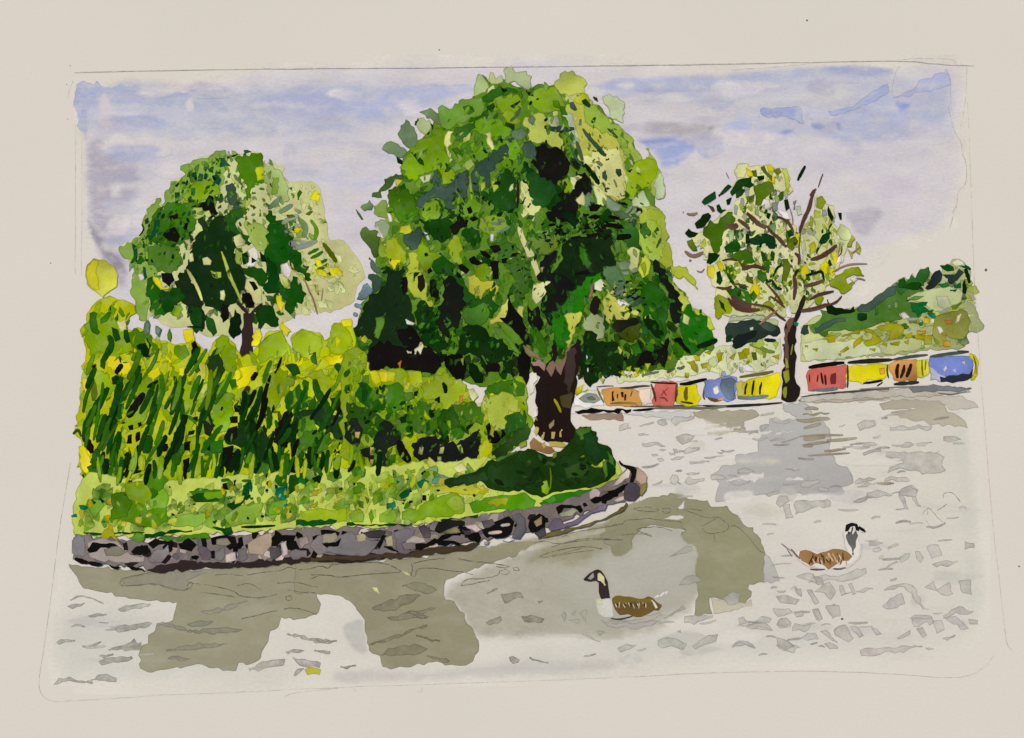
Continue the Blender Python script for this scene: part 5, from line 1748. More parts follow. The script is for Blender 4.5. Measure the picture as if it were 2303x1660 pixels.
paint('F', 'leaf', bb, """
gg 20 8 26 8 26 16 28 22 26 24 22 22 20 15
gg 28 12 34 7 36 8 33 14 28 16
mg 35 2 40 5 38 9 34 7
mg 42 3 46 10 44 11 41 7
kk 54 32 60 30 62 26 66 34 64 40 60 40 56 36
dg 36 18 41 20 43 27 39 29 37 24
dg 45 20 48 20 50 29 47 30 45 26
~4 dg 34 24 37 30 33 38 29 44
dg 28 42 32 44 31 49 28 47
bk 94 30 97 28 100 36 99 45 95 44 94 36
38,62,28 106 40 113 33 117 42 119 50 112 60 107 52
~4 dg 57 46 54 55 48 62 44 70 40 78 43 85
~5 dg 34 62 28 72 22 82 17 92 17 102
~5 kk 40 74 36 84 32 94 28 102
~4.5 bk 60 66 53 76 48 84
~2.4 kk 62 62 66 60 70 57
~4 gg 72 53 74 62 70 74 66 86 64 98
~3 dg 82 54 84 62 78 72 75 78
~3 dg 54 47 57 56 55 60
~3 dg 87 70 88 80 87 86
~2 gg 98 70 96 76 94 82
~6 dg 64 97 62 104 61 110
~3 gg 74 86 72 95 68 104
~5 dg 42 94 40 104 37 112 39 120
~3.4 ol 22 56 24 64 23 72
~4 bk 17 98 20 104 22 110
bk 22 46 25 45 25 51 22 51
kk 36 55 41 52 43 60 37 60
~3 bk 39 52 42 48 44 45
bk 48 97 51 96 51 103 47 103
bk 48 90 52 89 52 93 49 93
bk 54 95 57 94 57 100 54 102
bk 55 88 58 87 58 90 56 91
bk 46 110 50 108 51 118 49 128 46 128 45 118
~3 bk 56 104 54 112 55 122
bk 73 103 77 103 78 108 74 109
58,44,40 72 115 77 114 76 122 73 122
bk 89 102 94 101 93 108 89 108
bk 88 115 93 113 92 122 90 131 88 126
bk 92 94 97 93 96 96 92 97
bk 95 84 99 83 99 87 95 87
~3 bk 101 78 104 74 106 70
bk 105 116 108 114 107 122 104 122
bk 106 102 109 102 108 108 106 108
30,34,24 103 82 107 78 110 88 112 90 108 98 104 96
bk 117 106 125 104 125 112 122 122 119 125 117 116
bk 121 92 128 90 128 98 122 102 118 98
bk 122 84 128 83 128 88 123 88
bk 125 75 130 75 130 80 126 80
~3.5 60,48,36 132 70 134 66 136 61
~3 bk 138 57 140 54 142 51
~1.6 bk 160 40 158 46 155 52
~2.5 bk 152 53 148 65 146 78 143 92
bk 107 63 111 62 110 65 108 65
~1.4 bk 117 76 116 79
~5 dg 184 56 186 66 192 74 195 82
dg 161 45 171 45 174 52 168 54
gg 180 38 185 36 186 46 182 44
~4 dg 199 45 202 48 204 52
gg 112 60 118 56 120 66 114 68
gg 122 56 127 56 128 62 124 64
~3 dg 132 72 134 78 132 84
~2.4 dg 140 78 142 84
~4 kk 137 84 140 92 139 100
~3 dg 150 76 152 86 150 92
58,106,26 18 120 26 112 30 112 36 122 37 130 30 134 24 132 20 126
dg 15 125 20 132 22 142 18 143 15 136
~2 kk 38 128 50 124 58 123
~1.6 dg 8 96 12 92 14 98
mg 52 36 56 38 54 44 50 42
60,100,40 96 44 100 44 101 50 98 52
sg 60 15 63 14 64 22 60 24
sg 68 17 72 20 70 25 68 22
mg 78 20 80 25 79 29 77 27
""")
dapple('small_leaves', bb, polypts('F', "120 96 150 90 168 84 200 84 226 96 220 112 180 118 150 122 126 110"), 60, ['dg','kk','gg','bk','110,150,50'], 8, -1.3, random)
dapple('small_leaves', bb, polypts('F', "20 40 60 40 100 50 100 100 60 120 22 110"), 34, ['gg','dg','ag','120,150,40'], 8, -1.1, random, aspect=3)

field('fine_leaves', bb, BP, ["3541123336", "3343433334", "3444344445", "4565456666", "3563556655", "4443433343"], 150, 700, 70, 150, 'y', 12, -1.25, random, aspect=3.4)
rs = random.Random(9)
for (x0, y0, x1, y1, n, cols) in ((190, 850, 520, 1070, 46, ('dg', '34,70,24', 'gg', 'kk', '60,104,26')), (520, 900, 830, 1080, 34, ('kk', 'dg', '30,60,22', 'bk')), (200, 810, 800, 900, 14, ('gg', '96,136,34', 'dg', '120,150,40'))):
    for _ in range(n):
        x, y = rs.uniform(x0, x1), rs.uniform(y0, y1); L = rs.uniform(22, 48); a = -1.2 + rs.gauss(0, .14)
        fl = Film(); dx, dy = math.cos(a) * L, math.sin(a) * L
        fl.stroke([(x - dx, y - dy), (x + rs.gauss(0, 3), y), (x + dx * rs.uniform(.7, 1), y + dy)], rs.uniform(7, 15), jit(colour(rs.choice(cols)), rs, 6), 1.0, 2.0, rs)
        fl.build('leaf', M_PAINT, bb)
# ---- shrubs below the large crown
sh = thing("leafy_shrubs", 1010, 1060, "mixed green shrubs with black gaps beneath the large tree, left of its trunk", "shrubs")
sbm = paint('G', 'foliage', sh, """
158,176,66 -2 4 8 0 14 4 12 22 20 18 35 16 60 22 68 15 78 22 86 28 92 32 90 38 97 44 100 36 102 29 115 24 128 22 131 30 132 45 136 55 132 66 122 74 106 82 98 90 70 92 40 96 10 90 -4 80 -4 30
""", amt=3)[0]
field('loose_leaves', sbm, polypts('G', "0 8 12 4 14 22 60 24 70 18 88 30 92 38 100 40 104 30 128 24 132 50 128 66 100 88 60 90 10 88 0 60"), ["4433254", "5555434", "5646664", "4647726"], 790, 830, 60, 240, 'y', 14, -1.3, random, aspect=1.7)
paint('G', 'leaf_mass', sbm, """
206,204,60 16 18 28 17 36 19 34 26 26 25 22 28 18 24
ye 22 18 30 18 29 26 24 25
172,186,50 44 18 54 18 56 26 50 30 46 26
60,110,34 8 26 16 28 22 34 30 36 28 46 20 48 12 42 6 36
84,128,44 28 28 38 26 44 34 40 46 34 48 28 40
160,178,70 60 24 70 18 80 24 90 32 88 38 80 40 74 48 66 40 56 38 54 30
76,114,42 44 45 55 40 62 42 68 50 66 60 58 64 50 62 44 55
84,118,46 76 42 90 40 98 44 102 52 98 56 90 54 84 58 78 52
60,96,38 66 46 78 44 84 58 80 64 70 64 66 56
82,122,46 103 28 110 26 122 23 130 28 129 36 122 36 115 33 108 35 101 35
174,188,92 100 36 108 35 116 33 126 38 124 48 118 46 115 60 104 62 102 50
54,94,40 116 50 122 48 130 46 131 58 122 62 115 66
56,90,34 0 40 12 44 24 50 30 56 20 66 10 64 0 56
104,142,50 36 48 44 52 46 64 40 68 36 58
170,180,50 40 68 48 64 52 70 48 82 56 88 58 96 44 100 38 92
190,196,60 96 72 104 66 106 76 100 84 96 84
26,34,24 10 75 20 70 24 56 30 54 36 60 40 66 38 70 30 74 28 84 29 92 24 92 18 86 12 80
24,26,24 48 70 55 66 65 64 75 70 85 68 90 65 97 60 97 72 95 80 97 88 90 90 86 86 80 82 74 90 66 88 60 82 54 86 49 80
""", amt=4.0, seg=7)
paint('G', 'leaf', sbm, """
~5 bk 38 68 40 76 46 84
bk 101 58 104 55 106 62 114 60 116 64 110 70 104 70
24,34,26 -2 55 8 52 12 60 10 70 4 72 -2 66
190,110,44 82 36 85 35 84 41 82 41
196,120,60 37 12 40 10 39 16
34,58,30 18 84 24 80 29 90 26 94
150,150,90 53 73 56 73 55 79 52 78
180,180,110 68 71 71 71 70 78 67 78
160,170,90 66 80 69 80 69 83 66 83
190,190,110 80 72 83 71 85 78 82 76
170,160,80 17 73 20 73 20 79 17 79
176,150,80 17 82 20 82 19 86 17 85
190,170,80 6 62 10 62 9 67 6 66
kk 49 33 52 32 52 36 49 36
kk 64 38 68 36 68 41 65 41
kk 44 43 48 42 48 47 44 47
kk 60 46 64 45 64 51 61 52
~2.6 kk 70 26 72 30 72 34
kk 38 52 42 50 44 55 40 56
~4 dg 44 58 47 62 45 66
dg 58 56 60 54 61 60 58 62
gg 76 60 84 58 86 64 80 68
60,80,40 85 62 88 58 89 64
mg 41 34 48 33 50 38 44 40
gg 28 44 33 42 34 48 30 49
~3 dg 10 26 14 32 12 40
90,128,42 18 30 24 30 24 38 19 40
176,182,60 23 38 27 37 26 42
~2.4 150,160,60 62 46 64 42 66 40
206,206,150 88 32 92 30 96 36 92 40 90 37
170,170,90 105 56 108 60 107 66 104 64
""")
dapple('small_leaves', sbm, polypts('G', "0 30 30 30 60 44 98 46 98 60 70 66 40 64 4 62"), 60, ['dg','gg','kk','130,160,60','96,136,48'], 7, -1.2, random)

field('fine_leaves', sbm, polypts('G', "0 8 12 4 14 22 60 24 70 18 88 30 92 38 100 40 104 30 128 24 132 50 128 66 100 88 60 90 10 88 0 60"), ["4433254", "5555434", "5646664", "4647726"], 790, 830, 60, 130, 'y', 9, -1.3, random, aspect=2.4)
# ================================================================== grass
g = Film(); g.hard(polypts('Z', """163 1165 168 1130 182 1088 200 1062 260 1072 400 1080 560 1068 700 1058 860 1048 940 1040 1010 1038 1080 1030 1180 1040 1390 1040 1400 1062 1376 1088 1300 1122 1200 1148 1060 1164
 960 1176 860 1186 700 1188 560 1196 420 1204 300 1208 168 1204"""), (188, 203, 88), amt=3)
grass = tag(g.build("grass", M_PAINT), "short light green grass with scattered darker tufts behind the stone edging", "grass", kind="stuff")
field('grass_blades', grass, polypts('Z', '200 1115 260 1085 420 1090 600 1075 860 1060 1000 1055 1090 1050 1160 1100 1050 1150 900 1165 700 1175 400 1190 196 1190'), ['55444434332', '44544443433', '34444434444'], 160, 1050, 90, 200, 'g', 21, -1.35, random, aspect=1.9, alphas=(.4, .6, .8))
paint('L', 'tuft', grass, """
124,162,70 40 14 50 15 48 22 44 28 40 24 38 18
112,152,44 55 22 60 10 75 12 82 22 95 18 97 28 90 34 78 34 66 30 55 31
120,158,56 80 10 92 2 98 12 96 20 84 20
142,174,84 98 26 112 24 124 24 125 30 118 34 104 34 98 32
146,176,84 138 26 150 18 166 16 164 26 156 32 142 34
120,158,60 172 16 184 14 180 24 170 26
90,140,60 112 8 122 6 140 8 138 16 126 16 116 14
164,182,64 192 24 205 20 220 22 227 20 227 30 200 32 190 30
oy 50 26 55 25 54 31 50 31
190,176,50 61 30 67 30 66 34 62 33
190,176,50 73 27 78 26 77 32 73 31
te 57 11 62 10 64 14 60 17 56 15
te 32 18 36 18 39 20 36 22 33 21
te 26 26 30 24 31 27 27 27
30,84,70 41 14 45 16 43 18
kk 47 13 51 15 49 17
te 175 6 184 2 183 14 176 12
26,80,36 140 17 150 14 154 2 158 0 156 10 150 18 144 22 140 19
~1.6 kk 150 34 160 34 175 33
24,78,28 190 29 205 29 220 29 219 31 205 33 190 33
26,80,30 35 38 55 38 80 38 78 39 55 40 36 39
26,84,30 80 39 92 37 105 36 115 37 100 39 90 41 79 42
26,84,30 129 34 138 35 143 34 144 38 138 40 132 36
kk 67 0 71 0 69 8 72 14 67 14 69 6
gg 82 4 88 1 90 10 84 14
oy 52 14 57 13 57 18 52 18
oy 183 18 188 18 186 21 183 21
oy 200 18 206 16 204 20 199 20
kk 146 8 144 12
oy 124 22 130 20 128 26 124 28
kk 129 30 133 29 131 32
104,142,40 70 42 74 38 80 40 78 46 70 46
oy 48 40 54 34 58 40 62 44 62 50 50 50
96,140,50 90 42 110 40 125 38 128 42 110 44 96 46
dg 112 12 124 9 138 9 134 15 120 16
bk 138 3 141 2 141 7 138 7
bk 140 13 144 12 143 14
bk 112 18 113 18.5 112 19
""".replace("kk 146 8 144 12\n", ""))
paint('G', 'tuft', grass, """
92,136,44 3 90 8 87 14 89 13 95 7 96
140,166,60 4 103 8 101 12 103 11 109 6 109
140,166,60 16 102 19 101 18 106 20 109 17 109
140,166,60 24 103 28 103 28 106 25 106
84,126,40 8 78 13 80 14 86 8 84
te 29 114 35 112 36 116 33 119 29 118
te 16.5 104 17 104 17 105
20,104,70 51 99 56 96 60 98 58 103 53 103
20,96,60 38 108 43 104 47 104 45 109 40 111
te 36 97 39 98 37 100
98,150,120 62 97 70 93 76 96 82 92 90 92 80 96 70 99 62 100
120,160,100 60 88 66 87 66 91 60 90
bk 54 92 57 90 59 93 56 95
bk 55 108 58 108 58 112 55 112
bk 40 114 42 113 42 115
160,170,60 42 91 50 89 50 92 43 93
150,176,70 2 120 10 118 13 122 12 128 4 128
120,158,60 16 122 18 118 20 124 18 129
140,170,70 24 122 35 118 37 124 34 128 24 128
140,168,60 40 120 52 116 60 112 66 110 76 106 82 108 86 114 86 120 76 124 62 124 50 128 40 126
160,182,80 72 114 78 108 84 110 86 118 78 120
112,158,50 89 114 100 110 116 108 130 106 134 110 138 112 136 118 124 119 108 119 92 121
150,160,60 100 112 108 110 118 110 116 116 104 116
66,128,40 140 114 150 108 160 106 176 104 186 102 180 106 170 110 156 114 144 117
84,150,50 142 112 150 108 154 112 148 116
20,80,30 0 128 20 129 38 129 48 128 46 130 24 131 0 130
18,72,28 68 126 80 125 96 122 95 125 88 129 70 128
196,184,60 96 100 104 104 100 108 96 106
196,200,90 62 100 80 102 92 100 104 106 90 108 76 106 66 108
208,208,120 60 80 66 86 60 88 58 84
176,192,80 170 98 186 96 196 92 200 96 190 102 178 104
206,206,140 76 88 84 84 88 90 82 92
~1.2 176,186,90 200 92 206 90
""")
paint('F', 'tuft', grass, """
20,110,80 -2 0 -1 0 -1 1
90,134,40 60 124 72 122 78 130 70 138 60 134
140,166,60 46 132 60 130 66 140 60 148 48 144
112,150,54 36 140 46 138 52 146 48 156 36 158
120,156,50 104 138 118 136 118 142 106 144
gg 156 126 164 126 164 134 158 134 155 130
te 156 136 164 134 163 144 158 144 155 140
dg 166 126 176 124 180 130 174 134 166 140
100,140,50 194 124 202 122 204 128 198 131 193 129
96,138,60 213 122 219 121 220 127 214 128
112,150,60 212 135 218 133 218 139 213 140
150,168,70 192 136 202 134 204 138 194 140
kk 182 128 190 124 188 132 184 131
40,110,60 172 128 178 128 178 134 172 134
oy 182 138 188 136 186 141 182 141
bk 164 116 170 114 170 120 165 121
110,146,50 156 112 166 110 164 120 156 120
204,204,140 160 118 166 118 166 123 160 123
kk 148 126 150 125 149 128
kk 148 131 151 130 150 134
kk 148 137 150 136 150 139
bk 117 132 122 131 121 136 117 136
bk 125 130 127 129 126 134
~2 gg 116 130 122 129
~1.6 bg 132 134 138 133 138 138
~1.6 gg 131 130 138 130
~1.6 dg 130 142 138 140 134 144
dg 54 32 54 32.5 54.5 32
""".replace("20,110,80 -2 0 -1 0 -1 1\n", "").replace("dg 54 32 54 32.5 54.5 32\n", ""))
GR = polypts('Z', "190 1110 260 1085 420 1095 600 1080 860 1065 1000 1060 1080 1050 1100 1080 1150 1090 1050 1130 900 1150 700 1165 400 1180 180 1190")
dapple('grass_blades', grass, GR, 110, ['170,176,60','mg','150,174,80','130,164,60','170,188,90','196,204,100','150,170,60','110,150,50','186,176,60'], 10, -1.3, random, aspect=1.9)
dapple('grass_blades', grass, GR, 36, ['kk','bk','dg','te'], 3.6, .3, random, aspect=1.4)

# stems of the bushes that run down into the grass
for _ in range(60):
    x = rs.uniform(190, 860); y = rs.uniform(1035, 1072) - (x - 190) * .03; L = rs.uniform(12, 30); a = -1.45 + rs.gauss(0, .2)
    fl = Film(); dx, dy = math.cos(a) * L, math.sin(a) * L
    fl.stroke([(x - dx, y - dy), (x + rs.gauss(0, 2), y), (x + dx, y + dy)], rs.uniform(7, 15), jit(colour(rs.choice(('dg', 'gg', 'mg', 'ag', '166,184,50', 'yg', '60,104,26', 'kk'))), rs, 6), 1.0, 2.0, rs)
    fl.build('leaf', M_PAINT, bb)
# ---- dark spreading shrub round the foot of the tree
ds = thing("dark_shrub", 1250, 1090, "low dark green shrub spreading around the foot of the thick trunk", "shrub")
dm = paint('G', 'foliage', ds, """
40,62,26 71 97 76 95 90 92 100 87 103 83 112 82 120 78 132 74 140 77 150 80 160 72 165 66 166 60 175 58 182 62 183 70 190 72 194 80 196 86 196 92 190 98 180 102 165 104 150 106 142 110 135 108 128 104 118 106 106 104 98 98 85 100 75 103 71 100
""")[0]
paint('G', 'leaf_mass', dm, """
54,80,40 107 78 112 72 118 66 128 60 132 55 134 60 132 67 126 70 118 76 110 82
74,112,40 166 61 170 58 178 58 177 66 170 68
30,56,28 172 64 178 62 183 66 184 74 190 74 192 82 184 84 176 80 172 72
34,60,26 150 80 166 76 180 84 188 90 176 98 158 100 148 94
56,82,44 158 88 170 84 180 90 170 96 160 96
84,130,60 190 76 194 80 196 90 192 88
28,58,26 184 82 194 86 196 92 190 98 186 92
40,66,32 104 86 120 82 134 86 140 96 128 102 112 102 102 96
48,70,36 74 97 90 94 100 90 104 96 92 100 78 101
""", amt=4.0, seg=7)
paint('G', 'leaf', dm, """
176,186,80 178 86 182 87 188 82 186 88 180 88
150,176,60 143 98 146 97 148 104 146 108 142 106
90,130,60 108 82 116 79 124 76 114 82 110 84
130,140,70 170 80 173 79 172 82
120,150,60 150 78 153 76 153 80 150 82
100,130,60 186 84 190 82 190 94 188 96
160,170,70 126 71 131 68 131 72 126 74
~1 130,150,60 148 88 149 96 148 104
kk 138 80 146 82 144 86
""")
dapple('small_leaves', dm, polypts('G', "110 84 140 80 180 80 192 90 170 100 130 104 104 98"), 26, ['30,54,22','58,86,40','26,40,20'], 9, .2, random)

# ================================================================== stone edging
sw = thing("stone_edging", 800, 1240, "low rough stone edging of grey and purple stones curving along the near bank", "wall")
wb = paint('Z', 'mortar', sw, """
112,100,94 163 1216 172 1200 240 1212 330 1220 450 1210 560 1202 700 1186 860 1186 960 1180 1060 1164 1150 1150 1250 1130 1330 1104 1390 1075 1412 1046 1436 1052 1455 1084 1448 1110 1420 1120 1360 1142 1280 1168 1180 1198 1080 1218 1000 1228 900 1244 760 1254 600 1262 450 1272 340 1280 250 1272 165 1258
""", amt=3)[0]
paint('L', 'waterline', sw, """
52,42,36 82 65 92 61 104 60 106 58 130 60 160 59 163 57 200 56 230 52 260 54 276 50 277 54 250 58 227 60 200 59 165 63 130 64 100 66 88 67
~2.6 bk 29 57 34 59 39 60
~2.6 bk 39 60 44 61 49 61
bk 54 62 62 63 60 65 56 64
bk 67 62 78 64 80 66 70 65
""", M_FLAT)
paint('M', 'waterline', sw, """
66,54,36 0 55 30 54 60 53 75 51 90 49 110 47 123 46 116 51 100 53 70 56 40 58 0 59
""", M_FLAT)
paint('N', 'waterline', sw, """
100,90,50 -12 49 10 46 25 42 45 36 60 28 68 20 70 22 66 28 50 36 30 43 10 49 -12 54
""", M_PAINT)
dapple('pebbles', sw, polypts('Z', '170 1214 330 1226 560 1210 860 1196 1060 1172 1250 1140 1400 1080 1440 1090 1360 1130 1180 1186 1000 1218 760 1244 450 1262 250 1264 172 1250'), 170, ['bk','db','pu','100,92,94','140,130,112','184,168,156','bk','118,110,108'], 11, .1, random, aspect=1.35)
def stones(tile, text): paint(tile, 'stone', sw, text, M_PAINT, vary=6, amt=1.5)
stones('L', """
134,126,124 27 48 28 42 32 39 36 42 37 50 35 56 30 55 27 53
168,154,148 38 46 48 42 60 44 66 50 70 54 80 55 80 59 60 60 48 59 40 56
bk 38 51 42 45 48 46 58 46 61 48 55 50 48 49 45 52 40 53
136,128,104 50 50 60 48 68 52 62 55 52 55
bk 70 52 74 48 82 47 84 52 80 54 72 54
bk 82 46 88 42 98 45 90 47 86 50 84 48
128,118,116 82 57 86 52 94 50 97 47 98 54 92 60 84 60
db 92 60 97 54 100 55 98 58 95 61
bk 104 46 112 42 118 47 114 52 106 50
pu 118 50 124 46 128 52 128 58 122 58
bk 121 43 124 42 125 49 122 48
bk 128 42 136 40 146 41 148 48 142 51 138 47 132 47 129 47
150,140,120 132 43 140 42 143 46 136 48 132 47
110,104,104 131 52 138 48 139 55 136 59 131 58
198,180,168 139 54 146 52 147 58 139 60
104,98,98 148 50 154 49 155 57 150 60 148 57
bk 158 38 163 38 160 44 158 42
168,152,128 155 46 165 40 172 38 172 48 166 55 156 54
bk 172 42 175 36 180 40 190 40 188 46 180 44 176 48 172 48
90,84,86 171 50 178 48 180 54 174 58 171 55
200,184,176 179 46 183 44 184 54 180 56
bk 184 44 190 44 193 50 188 53 185 50
112,106,106 184 53 190 50 198 51 198 56 188 58
138,130,116 192 42 198 40 200 46 194 50
124,118,116 200 48 206 40 216 37 222 44 218 52 206 54
bk 208 36 214 36 222 38 220 44 216 40 210 42
bk 210 46 222 44 222 47 212 49
bk 148 42 151 41 152 48 148 47
db 64 46 67 45 68 51 65 51
""")
stones('M', """
120,112,112 20 40 30 37 34 44 40 42 50 44 46 50 40 55 20 54 10 52
150,144,118 8 40 18 38 20 42 14 46 8 46
bk 8 46 18 45 22 42 20 48 10 48
170,164,130 33 40 39 38 40 44 34 45
60,54,56 36 38 50 36 55 37 52 42 42 42
bk 48 48 52 40 55 40 52 46 50 50
158,150,118 54 42 59 40 60 48 55 48
108,102,104 60 38 68 35 76 36 74 42 66 46 68 50 76 50 70 54 62 52 62 44
174,160,150 69 44 75 40 82 42 84 45 76 46 70 46
bk 53 48 58 48 64 52 56 50
74,66,68 78 34 82 32 87 36 87 42 82 42 80 38
bk 76 46 84 46 90 42 94 44 86 48 80 51 76 50
bk 90 44 95 40 104 37 107 40 100 42 95 44 104 44 109 46 108 48 102 46 98 48 92 47
196,180,168 86 48 92 46 93 48 86 49
120,116,76 94 38 106 34 109 38 102 39
34,32,26 93 30 100 28 112 30 112 33 104 34 95 38 90 36
66,60,64 110 36 116 36 117 41 112 42
200,186,174 112 33 120 32 124 36 120 38 114 35
bk 112 40 118 38 122 38 124 42 122 46 116 44
bk 124 36 134 30 144 26 148 30 146 38 140 42 128 42 126 40
92,82,78 124 30 132 28 134 32 126 35
~2 190,174,160 129 38.5 134 38 139 37.5
~1.8 190,174,160 138 33 145 32
100,92,100 146 26 152 24 156 28 157 36 154 40 152 43 146 42 148 36 150 32
bk 158 34 160 28 166 24 170 26 169 36 160 38
150,136,104 162 30 168 26 168 32 164 34
76,70,74 162 38 170 34 171 40 166 42
104,94,106 172 34 176 28 182 28 184 32 190 30 196 26 204 22 212 18 216 17 214 22 204 24 196 30 186 34 180 36 174 37
152,148,118 180 24 190 20 195 22 190 26 182 27
bk 178 20 186 18 196 18 198 22 196 24 192 20 184 20 180 25
bk 204 14 214 10 227 5 227 8 218 14 206 17
216,206,200 139 44 144 41 148 43 144 45
150,144,140 126 45 130 44 129 47 126 47
""")
stones('N', """
bk 35 18 45 15 55 10 65 4 72 2 78 4 76 8 66 9 56 14 44 18 38 21
186,170,160 56 18 62 15 66 14 66 18 60 20
""")
stones('K', """
206,190,172 58 130 64 124 67 127 65 134 54 141 49 142 53 136
170,146,128 74 123 80 127 84 132 84 142 80 150 76 148 77 140 72 136 73 128
140,128,70 78 140 84 138 83 146 78 152 75 150
bk 55 116 60 120 70 122 73 125 72 132 70 138 66 138 68 130 66 126 60 122 56 120
70,64,68 60 150 62 142 66 138 73 139 77 144 76 152 71 157 64 157 60 154
""")
# ================================================================== geese
random.seed(57)
g1 = thing("goose", 1400, 1388, "goose with dark neck and olive-brown back swimming left in the middle of the water", "goose", "geese on the water")
b1 = paint('N', 'body', g1, "108,86,46 55 108 62 105 72 106 80 108 92 107 96 111 101 114 98 119 90 121 78 125 70 122 62 123 58 118 56 113", M_FLAT, vary=0)[0]
paint('N', 'back_feathers', b1, "120,100,42 55 108 62 105 72 106 80 108 92 107 91 111 86 112 70 111 57 113\n" + "\n".join("~.6 214,202,176 %g %g %g %g" % (x, 112 + random.uniform(-1, 1), x + random.uniform(-.5, 2.5), 114 + random.uniform(0, 3)) for x in (58, 62, 65, 68, 70, 74, 78, 80, 83, 86)) + "\n" + "\n".join("~.8 44,30,26 %g 112 %g 115" % (x, x + 1) for x in (60, 67, 72, 77, 84)), M_FLAT, vary=2)
paint('N', 'tail', g1, "222,214,204 91 109 94 111 97 116 95 117 93 113\n~1.4 226,220,212 94 107 98 105\n~1.6 226,220,212 99 106 102 103 104 102\n~1.2 226,220,212 104 104 106 101", M_FLAT, vary=2)
paint('N', 'breast', g1, "206,203,188 40 108 53 107 56 116 57 124 48 125 43 122 41 116\n206,202,150 41 108 46 109 47 113 42 114", M_WASH, vary=1)
n1_ = paint('N', 'neck_and_head', g1, "54,42,44 29 90 34 85 39 82 42 81 45 82 48 86 51 92 52 100 53 107 49 107 45 108 43 102 43 96 43 93 40 91 35 92 30 91", M_FLAT, vary=0, amt=.5)[0]
paint('N', 'face', n1_, "152,146,140 33 89.5 38 84 39 88 36 90.5", M_FLAT, vary=0, amt=.3)
paint('N', 'cheek_patch', n1_, "206,200,150 42 85 44 84 48 88 49 96 47 94 45 92 42 91", M_FLAT, vary=0, amt=.3)
paint('N', 'waterline', g1, "~1.2 60,54,50 54 126 62 127 74 124", M_FLAT)
g2 = thing("goose", 1860, 1285, "goose with grey neck and streaky brown back swimming right near the right edge", "goose", "geese on the water")
b2 = paint('O', 'body', g2, "222,215,205 30 96 38 104 45 110 60 114 75 114 88 108 95 100 96 92 94 88 92 80 88 76 80 80 80 90 83 97 70 95 56 97 42 97", M_WASH, vary=0)[0]
paint('O', 'back_feathers', b2, "152,116,72 40 97 50 97 60 98 70 95 80 96 84 98 88 102 84 106 78 106 72 110 66 114 62 110 54 108 50 111 46 108 42 106 39 102\n"
      + "\n".join("~1.1 %s %g %g %g %g" % (random.choice(['92,60,32', '112,76,42', '196,168,130', '74,48,28', '206,188,160']), x, y, x + random.uniform(-1.5, 3), y + random.uniform(3, 6)) for x, y in [(random.uniform(42, 82), random.uniform(98, 106)) for _ in range(34)]), M_FLAT, vary=3)
paint('O', 'tail', g2, "~1.4 110,84,70 32 95 36 100 40 104\n~.8 130,118,110 23 90 28 94 34 98\n~.8 110,90,80 28 95 33 102", M_FLAT)
n2_ = paint('O', 'neck', g2, "102,100,96 82 82 86 79 88 82 91 78 93 83 91 88 91 93 89 96 88.5 101 87 94 84 90 82 85", M_FLAT, vary=0, amt=.4)[0]
paint('O', 'head', g2, "30,26,28 81 79 82 73 87 71 92 72 94 76 94 79 91 78 90 74 86 75 84 79\n~1 30,26,28 84 79 85 82\n~1 30,26,28 88 75 87 81", M_FLAT, vary=0, amt=.4)
paint('O', 'beak', g2, "28,24,26 94 74 99 77 100 80 97 79 93 76.5", M_FLAT, vary=0, amt=.3)
paint('O', 'outline', g2, "-.35 120,114,108 79 78 80 88 83 97\n-.35 120,114,108 96 90 97 97 94 105 88 110 82 113\n-.35 120,114,108 37 104 45 110 55 113\n-.35 120,114,108 95 80 100 80", M_PENCIL, alpha=.7)
paint('O', 'waterline', g2, "~1.3 92,88,84 49 113.5 56 114 63 113.5\n~1.3 92,88,84 70 113 76 113.5 82 112", M_FLAT)
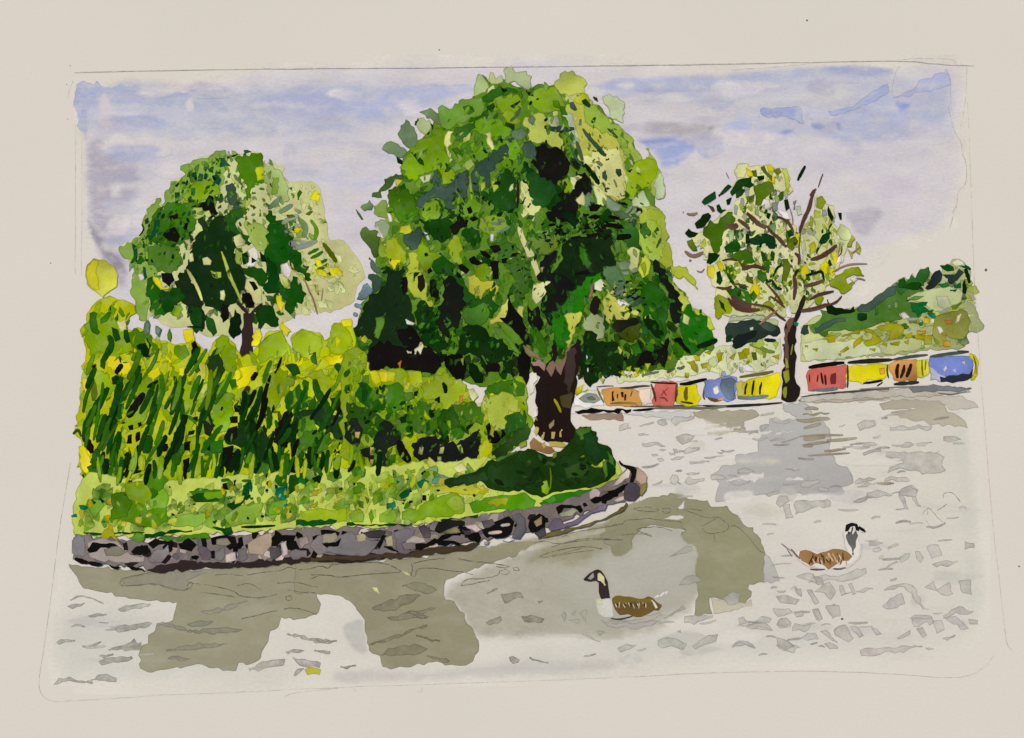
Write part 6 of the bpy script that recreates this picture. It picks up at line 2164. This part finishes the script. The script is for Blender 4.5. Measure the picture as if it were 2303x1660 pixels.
# ================================================================== pencil work
sk = paint('O', 'bird_sketch', None, """
-.5 118,114,108 151 65 154 60 157 57 161 61 165 66 169 70 173 71
-.5 118,114,108 173 71 166 75 160 77 157 72 155 69
-.8 118,114,108 165 60 170 57 174 54
-.6 118,114,108 171 49 170 46 174 43 180 44 183 48 185 51
-.9 150,146,140 184 49 186 52
-.4 118,114,108 157 57 156 64
""", M_PENCIL, join=True, alpha=.8)[0]
tag(sk, "faint unfinished pencil sketch of a third bird above the right-hand goose", "sketch")
fr = paint('Z', 'pencil_border', None, """
-1.3 110,104,100 168 163 400 158 620 155 900 154 1200 150 1450 147 1700 143 1900 139 2030 136 2120 146 2190 148
-1.1 140,134,128 170 280 170 400 169 520 169 616
-.9 160,154,148 184 240 184 420 183 620
-1.2 150,145,140 2176 230 2180 330 2186 500 2190 620 2200 780 2215 960 2232 1180 2246 1300 2260 1420 2264 1450 2276 1464
-1.3 125,120,115 158 1040 150 1090 130 1210 110 1380 96 1470 87 1530 90 1556 100 1570 120 1578
-1.2 140,134,128 120 1578 250 1572 380 1562 520 1558 760 1546 1000 1538 1240 1530 1420 1522
-1 150,145,140 1420 1522 1600 1512 1830 1508 2000 1514 2130 1525 2180 1520 2215 1500 2238 1470
-1.1 130,124,118 640 1566 670 1556 760 1548
-1 130,124,118 795 1548 800 1556
-1 130,124,118 948 1542 950 1555 940 1556
-1.1 150,145,150 165 182 158 196 152 215 158 232 164 240
""", M_PENCIL, join=True, alpha=.38)[0]
tag(fr, "thin hand-drawn pencil border around the painted scene", "pencil line")
sp = Film()
for x, y, r in ((1815, 46, 2.4), (988, 112, 2), (114, 592, 2), (2217, 607, 3.2), (2292, 1274, 2.4), (1894, 1392, 3), (1552, 586, 3), (1536, 478, 1.4), (158, 148, 1.5), (150, 190, 1.4), (152, 268, 1.4)):
    sp.hard([(x + r * math.cos(a) * random.uniform(.7, 1.2), y + r * math.sin(a) * random.uniform(.7, 1.2)) for a in (0, 1.05, 2.1, 3.14, 4.2, 5.2)], (70, 62, 58), .9, 0)
tag(sp.build("paint_specks", M_PENCIL), "tiny dark specks of paint scattered over the paper margins", "specks", kind="stuff")
